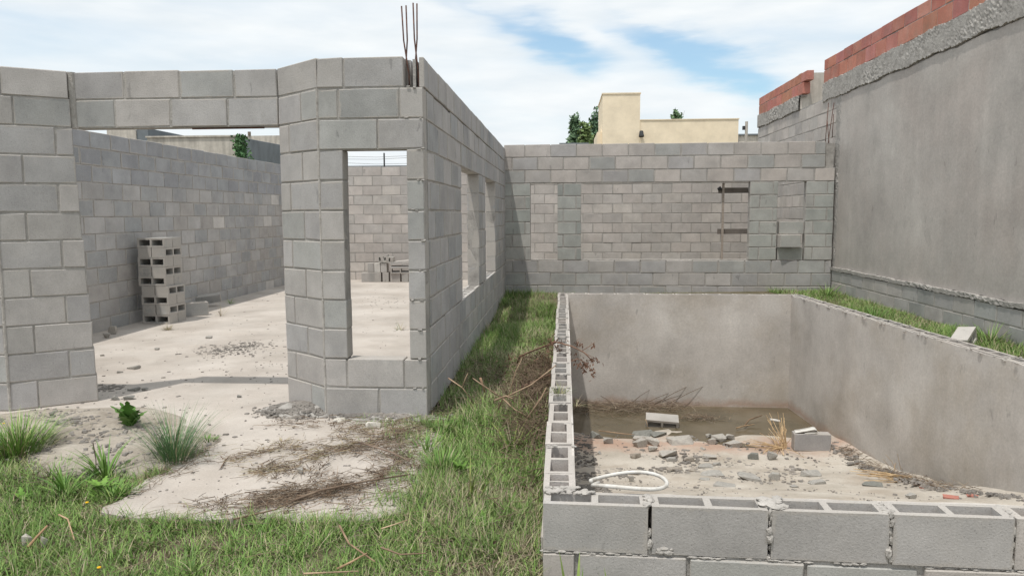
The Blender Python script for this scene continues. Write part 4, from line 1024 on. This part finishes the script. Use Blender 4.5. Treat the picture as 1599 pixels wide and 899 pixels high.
def sgen():
    (a, b, sp, n) = random.choices(swath, [s_[3] for s_ in swath])[0]; t = random.random()
    px = a[0] + (b[0] - a[0]) * t + random.gauss(0, 14); py = a[1] + (b[1] - a[1]) * t + random.gauss(0, sp * .6) * (1 if random.random() < .8 else 2)
    q = at(px, min(py, 805), 0); d = at(b[0], b[1], 0) - at(a[0], a[1], 0)
    if vn(q.x * 1.3, q.y, 14) < .42 and random.random() < .8: return sgen()
    if in_gap(px, py): return sgen()
    return q.x, q.y, U(.002, .022), math.atan2(d.y, d.x) + random.gauss(0, .75) + (math.pi if random.random() < .5 else 0), U(.03, .17), U(-.02, .18)
stems('dry_stems', 'dead brown stems and hay strewn over the pale slab', sgen, 2500, (.0008, .0026))
mb = MB()
for _ in range(2600):
    x, y, z, a, L_, el = sgen(); curl_leaf(mb, (x, y, z + .008), U(.006, .017))
tag(mb.build('leaf_litter', M['twig'], color=(.75, .62, .52)), 'crumbled brown leaf litter among the dead stems on the slab', kind='stuff')
_s2, SB = SB, [(1.15, 1.15, .85), (.95, 1.0, .7), (1.3, 1.25, 1.05)]
swath2 = swath; swath = [((345, 722), (470, 692), 6, 90), ((400, 740), (580, 688), 7, 200), ((540, 680), (660, 664), 12, 200)]
stems('dry_stems', 'yellow green hay drawn out over the pale slab', sgen, 420, (.0007, .0015))
SB = _s2; swath = swath2
def lgen(): return U(-3.2, -.15), U(2.5, 3.3), U(.0, .04), U(0, 6.3), U(.05, .2), U(0, .25)
stems('dry_stems', 'loose straw lying in the lawn', lgen, 420, (.0008, .0016))
def egen():
    p = random.choice([((200, 770), (340, 700)), ((0, 700), (90, 760)), ((640, 660), (700, 650))]); t = random.random(); q = at(p[0][0] + (p[1][0]-p[0][0])*t, p[0][1] + (p[1][1]-p[0][1])*t + U(-18, 14), 0)
    return q.x, q.y, U(-.01, .02), U(0, 6.3), U(.04, .16), U(0, .3)
stems('dry_stems', 'brown dead stems along the left edge of the slab', egen, 620, (.0008, .002))
# heap of dead bush along the pool wall
def dgen():
    y = random.gauss(5.5, .75); x = -.12 - abs(random.gauss(0, .15)); return max(x, -.75), y, abs(random.gauss(0, .075)) * max(.2, 1 + (x + .12) * 1.6), U(0, 6.3), U(.05, .26), U(-.3, 1.0)
_sb, SB = SB, [(.5, .46, .43), (.35, .3, .28), (.62, .55, .5), (.8, .74, .68)]
o = stems('dead_bush', 'tangled heap of dead grey brown twigs against the outside of the pool wall', dgen, 2700, (.001, .0028), kind=None, cat='dead bush')
SB = _sb
mb = MB()
for _ in range(1900):
    x, y, z = -.10 - abs(random.gauss(0, .17)), random.gauss(5.6, .7), 0; curl_leaf(mb, (max(x, -.75), y, abs(random.gauss(0, .09)) + .01), U(.012, .03))
lv = mb.build('dry_leaves', M['twig'], o, color=(.55, .46, .42))
def hgen(): # straw and leaves near the side wall
    return U(-.85, -.3), random.gauss(6.3, .5), U(.0, .1), U(0, 6.3), U(.05, .18), U(0, .5)
stems('dry_stems', 'dry straw in the grass strip beside the side wall', hgen, 500, (.001, .002))
# reeds and hay lying in the water
def wgen():
    x = max(.15, random.gauss(.9, .42)); return min(x, 2.6), 10.25 - abs(random.gauss(0, .28)), U(-1.27, -1.20), U(0, 6.3), U(.08, .35), U(-.05, .35)
stems('dry_stems', 'dead reddish stems floating along the far pool wall', wgen, 620, (.0015, .0035))
def wgen2():
    q = floor_at(1086, 650); return q.x + random.gauss(0, .14), 9.6 + random.gauss(0, .07), U(-1.265, -1.22), U(0, 6.3), U(.05, .16), U(0, .3)
stems('dry_stems', 'small raft of dead stems floating in the brown water', wgen2, 220, (.0015, .003))
def rgen():
    t = random.random() ** 1.3; y = 8.3 - 2.4 * t; return 3.04 + .058 * (10.25 - y) - abs(random.gauss(0, .09)), y, floor_z(y) + U(.02, .07), U(0, 6.3), U(.05, .2), U(0, .4)
stems('dry_stems', 'leaf litter and stems along the foot of the right pool wall', rgen, 500, (.0015, .003))

def stick(pxs, z, r, label, color, tree='stick', cat='stick', plane=None, r1=None, mt='twig'):
    P = [at(x, y, zz) if plane is None else at(x, y, plane, 1) for (x, y), zz in zip(pxs, z if isinstance(z, (list, tuple)) else [z] * len(pxs))]
    c = P[0].copy(); mb = MB(); mb.tube([p_ - c for p_ in P], r, r1 or r * .6, 6); o = mb.build(tree, M[mt], None, True, loc=tuple(c), color=color); tag(o, label, cat); return o
PALE = (2.0, 1.8, 1.5)
stick([(44, 853), (60, 835), (74, 820)], [.03, .05, .08], .007, 'short thick pale brown stick lying in the lawn at lower left', (1.7, 1.35, 1.0))
stick([(92, 803), (106, 810), (116, 842)], [.06, .055, .04], .004, 'bent thin pale stick in the lawn beside the short thick one', (1.8, 1.5, 1.2))
stick([(474, 895), (515, 893), (560, 891)], .05, .004, 'long pale stem lying flat at the bottom edge of the lawn', PALE)
stick([(526, 888), (550, 876), (573, 863)], [.03, .05, .07], .006, 'straight pale brown stick slanting up to the right in the lawn', (1.7, 1.45, 1.1))
stick([(530, 820), (545, 848), (585, 876)], .05, .005, 'long curved brown stem crossing the lawn below the slab', (1.3, 1.1, .9))
stick([(595, 854), (625, 865), (665, 863)], .05, .004, 'thin curved brown stem in the lawn right of the slanting stick', (1.2, 1.05, .9))
stick([(595, 825), (620, 817), (637, 811)], .04, .0035, 'thin pale stem just below the slab front corner', PALE)
stick([(455, 782), (500, 765), (575, 750), (640, 740)], [.02, .04, .045, .03], .007, 'longest dark branch lying across the dry stems on the slab', (.75, .68, .62), 'branch', 'branch')
stick([(365, 810), (430, 795), (470, 775)], .02, .005, 'dark branch at the front edge of the slab', (.8, .7, .6), 'branch', 'branch')
stick([(560, 690), (610, 705), (640, 720)], .035, .005, 'grey branch in the heap of stems near the grass', (1.1, 1.0, .95), 'branch', 'branch')
stick([(345, 730), (352, 718), (358, 712)], .01, .0035, 'small dark twig alone on the bare slab', (.8, .7, .65))
stick([(750, 590), (754, 602), (757, 612)], [.20, .14, .09], .010, 'short thick upright stub in the grass strip', (1.6, 1.3, 1.1))
# branching dead shrub that reaches over the pool wall
def branch_thing(name, label, cat, root, limbs, colr):
    w = empty(name, root)
    tag(w, label, cat)
    for (pts, r) in limbs:
        mb = MB(); mb.tube([Vector(p_) - Vector(root) for p_ in pts], r, r * .5, 5); mb.build('branch', M['twig'], w, True, color=colr)
    return w
root = (-.42, 6.6, .02)
limbs = []
P = lambda px, py, y: tuple(at(px, py, y, 1))
main = [(-.42, 6.6, .02), P(812, 556, 6.5), P(838, 545, 6.3), P(868, 534, 6.1), P(892, 540, 6.0), P(912, 550, 5.95), P(925, 563, 5.9)]
limbs.append((main, .009)); limbs.append(([P(892, 540, 6.0), P(908, 548, 6), P(921, 540, 6), P(929, 534, 6)], .004))
limbs.append(([P(868, 580, 5.6), P(886, 566, 5.6), P(902, 560, 5.7), P(918, 568, 5.8)], .005)); limbs.append(([P(740, 680, 5.2), P(800, 610, 5.4), P(868, 580, 5.6)], .008))
limbs.append(([P(912, 550, 5.95), P(922, 556, 5.95), P(931, 560, 5.95)], .003)); limbs.append(([P(902, 540, 6.0), P(900, 532, 6.0), P(905, 528, 6.0)], .003))
dw = branch_thing('dead_shrub', 'dead branching shrub with shrivelled brown leaves reaching over the left pool wall', 'dead shrub', root, limbs, (1.1, .85, .75))
mb = MB()
for (cx, cy, yy, n, sx, sy) in ((866, 533, 6.1, 60, 14, 7), (870, 545, 6.05, 40, 12, 8), (875, 582, 5.6, 50, 16, 7), (915, 566, 5.9, 60, 12, 7), (925, 580, 5.9, 26, 3, 8), (912, 574, 5.9, 20, 4, 7), (929, 560, 5.9, 16, 5, 4), (905, 535, 6, 14, 6, 5), (927, 538, 6, 12, 4, 3), (810, 557, 6.5, 40, 20, 7), (855, 555, 6.0, 40, 12, 12), (895, 556, 5.8, 30, 14, 8)):
    for _ in range(n): curl_leaf(mb, P(cx + random.gauss(0, sx * .6), cy + random.gauss(0, sy * .6), yy + U(-.06, .06)), U(.018, .036))
mb.v = [tuple(Vector(v_) - Vector(root)) for v_ in mb.v]
mb.build('dry_leaves', M['twig'], dw, color=(.8, .58, .5))
limbs = [([(-.46, 5.0, .0), P(785, 622, 4.9), P(830, 600, 4.9), P(868, 570, 4.95)], .007), ([P(785, 622, 4.9), P(752, 600, 4.9), P(738, 590, 4.9)], .005), ([P(785, 622, 4.9), P(805, 640, 4.8), P(835, 655, 4.75)], .006),
         ([P(822, 655, 4.7), P(845, 622, 4.7), P(853, 605, 4.7)], .008), ([P(795, 615, 4.9), P(805, 580, 4.95), P(815, 560, 5.0)], .004), ([P(700, 590, 4.95), P(722, 605, 4.9), P(733, 620, 4.9)], .005), ([P(722, 605, 4.9), P(727, 590, 4.9), P(731, 582, 4.9)], .004),
         ([P(772, 625, 4.9), P(790, 618, 4.9), P(800, 622, 4.85)], .009)]
branch_thing('dead_branches', 'bleached forked branches lying in the grass beside the dead bush', 'branch', (-.46, 5.0, 0), limbs, (1.6, 1.4, 1.2))
# small weed growing out of the pool rim
o = tuft('weed', 'small feathery green weed growing out of the left pool rim', 'plant', -.02, 4.55, .26, 70, .10, .003, .05, .9, .5, [(.16, .22, .08), (.24, .25, .12)], .3)
o = tuft('weed', 'dry weed hanging down inside the left pool wall', 'plant', .09, 4.9, .10, 36, .12, .003, .03, 1.2, 1.2, [(.2, .22, .1)], .6)
# straw bundles in the pool
def bundle(name, label, base, n, L, r, aim, spread, colr=PALE, el=(.1, .9)):
    mb = MB()
    for _ in range(n):
        a = aim + random.gauss(0, spread); e = U(*el); l = L * U(.4, 1); b = Vector((U(-.05, .05), U(-.03, .03), 0)); d = Vector((math.cos(a) * math.cos(e), math.sin(a) * math.cos(e), math.sin(e)))
        mb.tube([b, b + d * l * .5 + Vector((0, 0, U(-.01, .03))), b + d * l], r, r * .6, 4, random.choice([(2.3, 2.1, 1.7), (1.9, 1.7, 1.35), (1.5, 1.3, 1.0)]))
    o = mb.build(name, M['straw'], None, loc=tuple(base)); tag(o, label, 'straw'); return o
q = floor_at(1222, 698); bundle('straw_bundle', 'upright bundle of pale dry reeds beside the lone block', (q.x, q.y, q.z), 26, .42, .0045, math.pi * .6, 1.1, el=(.5, 1.5))
bundle('straw_bundle', 'flat pale straw fanned out at the foot of the reed bundle', (q.x - .05, q.y - .06, q.z + .01), 30, .4, .004, math.pi, .8, el=(.0, .15))
q = floor_at(1440, 752); bundle('straw_bundle', 'flat bundle of dry stems lying at the foot of the right pool wall', (q.x, q.y, q.z + .02), 34, .62, .004, math.pi * .97, .13, el=(.0, .10))
q = floor_at(1400, 742); bundle('straw_bundle', 'few dry stems leaning upright against the right pool wall', (q.x, q.y, q.z + .02), 4, .3, .003, math.pi * .8, .9, el=(.5, 1.2))
q = floor_at(1240, 660); mb = MB(); mb.tube([(0, 0, 0), (.06, .01, .0)], .017, .017, 8); o = mb.build('timber_offcut', M['white'], None, loc=(at(1192, 648, -1.22).x, 9.35, -1.19), rot=(0, R(8), R(-10)), scale=(1.9, 1, 1), color=(1, .95, .8)); tag(o, 'short pale offcut resting on twigs in the water', 'offcut')
stick([(1150, 668), (1160, 665), (1178, 662)], [-1.24, -1.23, -1.21], .010, 'forked pale twig half out of the brown water', (1.5, 1.3, 1.0))
stick([(1162, 665), (1170, 655), (1190, 648)], [-1.23, -1.21, -1.18], .010, 'brown twig leading to the pale offcut in the water', (1.0, .85, .7))
stick([(935, 672), (975, 677), (990, 678)], -1.245, .007, 'pale reed lying along the water edge', (1.9, 1.6, 1.3))
stick([(1008, 654), (1011, 664), (1013, 672)], [-1.1, -1.18, -1.25], .004, 'thin pale reed standing out of the water', (1.9, 1.7, 1.3))
for i, (a, b) in enumerate((((985, 630), (1015, 608)), ((1000, 634), (1048, 612)), ((1020, 632), (1080, 600)), ((1040, 632), (1110, 598)), ((938, 618), (958, 632)), ((1010, 636), (1072, 614)))):
    mb = MB(); p0, p1 = at(*a, 10.2, 1), at(*b, 10.29, 1); mb.tube([(0, 0, 0), tuple((p1 - p0) * .5 + Vector((0, -.02, .02))), tuple(p1 - p0)], .005, .002, 4, (.55, .5, .45))
    tag(mb.build('dead_reed', M['straw'], None, loc=tuple(p0)), ('leftmost short', 'second', 'third long', 'rightmost longest', 'lone left slanting', 'lowest flat lying')[i] + ' dark reed leaning on the far pool wall', 'reed', 'reeds leaning on the far pool wall')

# ================================================================ BEYOND THE WALLS
Yb = 34
def X(px, y=Yb): return at(px, 300, y, 1).x
def Zz(px, py, y=Yb): return at(px, py, y, 1).z
w = empty('cream_building', (X(940), Yb, 0)); tag(w, 'cream painted flat roofed building with a taller block at its left end', 'building')
x0, x1, x2 = 0, X(998) - X(940), X(1151) - X(940)
mb = MB(); mb.box(x0, x1, 0, 4.0, -.5, Zz(970, 147)); mb.build('tower_block', M['cream'], w)
mb = MB(); mb.box(x1 + .002, x2, .05, 7, -.5, Zz(1075, 187)); mb.build('long_block', M['cream'], w)
mb = MB(); mb.box(-.22, -.002, .3, 3.8, -.5, Zz(938, 205)); mb.build('side_step', M['cream'], w)
mb = MB(); mb.box(x0 - .03, x1 + .03, -.03, 4.03, Zz(970, 147), Zz(970, 145)); mb.build('coping', M['cream'], w)
mb = MB(); mb.box(x1 + .034, x2 + .03, .02, 7.03, Zz(1075, 187), Zz(1075, 185.6)); mb.build('coping', M['cream'], w)
mb = MB(); mb.box(.35, .8, .5, 1.2, Zz(970, 145), Zz(970, 143.4)); mb.build('roof_hatch', M['dark'], w)
lw = link('wall_lamp', None, w, (X(1000) - X(940), -.02, Zz(1000, 209)))
mb = MB(); mb.tube([(0, .06, 0), (0, -.10, .0)], .05, .05, 10); mb.build('bracket', M['dark'], lw)
mb = MB(); mb.tube([(0, -.08, .10), (0, -.14, -.14)], .08, .12, 12); mb.build('lamp_shade', M['dark'], lw)
w2 = empty('grey_building', (X(1152, 46), 46, 0)); tag(w2, 'low pale grey roof edge just visible right of the cream building', 'building')
mb = MB(); mb.box(0, 1.2, 0, 4, -.5, Zz(1156, 212, 46)); mb.build('wall', M['old_render'], w2)
mb = MB(); mb.box(-.1, 1.3, -.1, 4.1, Zz(1156, 212, 46), Zz(1156, 209.5, 46)); mb.build('roof', M['slate'], w2)
pl = empty('utility_pole', (X(1163, 24), 24, 0)); tag(pl, 'short grey utility pole between the cream building and the brick wall', 'pole')
mb = MB(); mb.tube([(0, 0, 0), (0, 0, Zz(1163, 190, 24))], .05, .045, 8); mb.build('pole', M['old_render'], pl)
mb = MB(); mb.box(-.12, -.045, -.03, .03, Zz(1163, 203, 24), Zz(1163, 197, 24)); mb.build('insulator', M['dark'], pl)
tk = empty('roof_tank', (X(895, 30), 30, 0)); tag(tk, 'dark roof box peeking over the back wall below the poplars', 'roof')
mb = MB(); mb.box(-.45, .5, 0, 1.2, -.3, Zz(895, 226, 30)); mb.build('wall', M['dark'], tk)
mb = MB(); mb.box(-.55, .6, -.1, 1.3, Zz(895, 226, 30), Zz(895, 223.5, 30)); mb.build('roof', M['slate'], tk)

def tree(label, x, y, ztop, zbot, rx, colr, n=4200, s=.34, shape='poplar', group='poplars beyond the back wall'):
    w = empty('poplar_tree' if shape == 'poplar' else 'bushy_tree', (x, y, 0)); tag(w, label, 'tree', group)
    mb = MB(); mb.tube([(0, 0, -.4), (.05, 0, zbot), (0, .05, (zbot + ztop) / 2), (.0, 0, ztop * .96)], .16, .02, 7)
    for i in range(14):
        z = zbot + (ztop - zbot) * (i + .3) / 15; a = i * 2.4; mb.tube([(0, 0, z), (math.cos(a) * rx * .45, math.sin(a) * rx * .45, z + .35), (math.cos(a) * rx * .6, math.sin(a) * rx * .6, z + .9)], .03, .008, 4)
    mb.build('trunk', M['bark'], w)
    mb = MB(); clumps = [(U(0, 6.3), U(0, 1), random.random()) for _ in range(90)]
    for _ in range(n):
        a, k, rr = random.choice(clumps); env = math.sin(math.pi * min(1, (k * .86 + .12))) ** .7 * (1 - .35 * k)
        z = zbot + (ztop - zbot) * k; r = rx * env * (.35 + .65 * rr)
        c = Vector((math.cos(a) * r + random.gauss(0, .13), math.sin(a) * r + random.gauss(0, .13), z + random.gauss(0, .22)))
        d = Vector((U(-1, 1), U(-1, 1), U(-.6, 1))).normalized(); e = d.orthogonal().normalized(); ss = s * U(.5, 1)
        k2 = U(.65, 1.3); mb.add([c - d * ss * .5, c + e * ss * .35, c + d * ss * .5, c - e * ss * .35], [(0, 1, 2, 3)], (k2, k2, k2))
    mb.build('crown', M['treeleaf'], w, color=colr)
M['treeleaf'] = mat('tree_leaf', (.12, .185, .10), (.085, .14, .075), (.17, .24, .13), 3, rough=.6, bump=0, attr='tint', use_obj=True)  # foliage tone lightened, distance haze is put into the leaf colour
Yt = 50
tree('left poplar beside the cream building, lower and wider', X(897, Yt), Yt, Zz(897, 189, Yt), 1.5, .62, (.95, 1.0, 1.0))
tree('short middle poplar in front of the other two', X(913, Yt - 2), Yt - 2, Zz(913, 200, Yt - 2), 1.5, .62, (1.25, 1.15, .8))
tree('tallest poplar touching the cream tower', X(930, Yt), Yt, Zz(930, 178, Yt), 1.5, .58, (.85, .95, 1.0))
tree('treetop peeking over the cream building roof', X(1055, 62), 62, Zz(1055, 178, 62), 3.5, 1.0, (1.0, 1.05, .95), 2500, .4, 'bush', None)

# left background, seen under the lintel
YL = 22
w = empty('stained_parapet', (X(234, YL), YL, 0)); tag(w, 'stained beige parapet wall seen under the lintel beyond the boundary wall', 'wall')
mb = MB(); mb.box(0, X(372, YL) - X(234, YL), 0, .3, -.3, Zz(300, 214.5, YL)); mb.build('wall', M['old_render'], w)
mb = MB(); mb.box(-.03, X(372, YL) - X(234, YL) + .03, -.04, .34, Zz(300, 214.5, YL), Zz(300, 212, YL)); mb.build('coping', M['old_render'], w)
w = empty('beige_building', (X(172, 26), 26, 0)); tag(w, 'beige rendered building with a blue grey upper panel left of the parapet', 'building')
mb = MB(); mb.box(0, X(217, 26) - X(172, 26), 0, 3, -.3, Zz(200, 203, 26)); mb.build('wall', M['old_render'], w)
mb = MB(); mb.box(X(217, 26) - X(172, 26) + .005, X(234.5, 26) - X(172, 26), .05, 3, -.3, Zz(225, 200, 26)); mb.build('upper_panel', M['slate'], w)
w = empty('grey_side_wall', (X(372, YL), YL, 0)); tag(w, 'blue grey receding wall at the right end under the lintel', 'wall')
mb = MB(); a = Vector((.01, 0, 0)); b = Vector((X(440, 30) - X(372, YL), 8, 0)); zt0, zt1 = Zz(390, 213, YL), Zz(440, 226, 30)
mb.add([(a.x, 0, -.3), (b.x, 8, -.3), (b.x, 8, zt1), (a.x, 0, zt0), (a.x, .25, -.3), (b.x, 8.25, -.3), (b.x, 8.25, zt1), (a.x, .25, zt0)], [(0,1,2,3),(4,7,6,5),(3,2,6,7),(0,3,7,4),(1,5,6,2)])
mb.build('wall', M['slate'], w)
w = empty('pale_house', (X(385, 36), 36, 0)); tag(w, 'pale distant house wall just below the lintel at its right end', 'building')
mb = MB(); mb.box(0, 3, 0, 3, -.3, Zz(410, 212, 36)); mb.build('wall', M['old_render'], w)
mb = MB(); mb.tube([(.25, 0, Zz(385, 212, 36)), (.25, 0, Zz(385, 206, 36))], .08, .08, 8); mb.build('vent_pipe', M['twig'], w)
w = empty('ivy_plant', (X(382, 21.6), 21.6, 0)); tag(w, 'green ivy climbing the end of the stained parapet', 'plant')
mb = MB()
for _ in range(1500):
    z = U(1.5, Zz(380, 212, 21.6)); k = (z - 1.5) / 2.5; c = Vector((random.gauss(.0, .06 + .10 * (1 - k)) - .12 * k + .06, random.gauss(-.05, .12), z)); d = Vector((U(-1, 1), U(-1, 1), U(-1, 1))).normalized(); e = d.orthogonal().normalized(); ss = U(.03, .07)
    k2 = U(.5, 1.3); mb.add([c - d * ss, c + e * ss * .6, c + d * ss, c - e * ss * .6], [(0, 1, 2, 3)], (k2, k2, k2))
mb.build('leaves', M['treeleaf'], w, color=(.7, .95, .7))
mb = MB(); mb.tube([(0, .1, -.2), (.03, .08, 2), (0, .05, Zz(380, 212, 21.6))], .03, .01, 5); mb.build('stem', M['bark'], w)
# pole with wires seen through the narrow window
w = empty('utility_pole', (X(601, 40), 40, 0)); tag(w, 'thin distant pole with wires seen through the narrow window', 'pole')
mb = MB(); mb.tube([(0, 0, 0), (0, 0, Zz(601, 239, 40))], .05, .045, 6); mb.build('pole', M['dark'], w)
for (ya, yb) in ((243, 241), (248, 243), (252, 254)):
    mb = MB(); p0 = Vector((X(480, 40) - X(601, 40), 0, Zz(480, ya, 40))); p1 = Vector((X(700, 40) - X(601, 40), 0, Zz(700, yb, 40)))
    mb.tube([p0, (p0 + p1) / 2 - Vector((0, 0, .12)), p1], .010, .010, 4); mb.build('wire', M['dark'], w)
w = empty('grey_building', (X(520, 48), 48, 0)); tag(w, 'low grey roof line behind the rear wall in the narrow window', 'building')
mb = MB(); mb.box(0, 7, 0, 4, -.3, Zz(560, 259, 48)); mb.build('wall', M['slate'], w)

print('objects', len(bpy.data.objects), 'tris', sum(len(o.data.polygons) for o in bpy.data.objects if o.type == 'MESH') * 2)
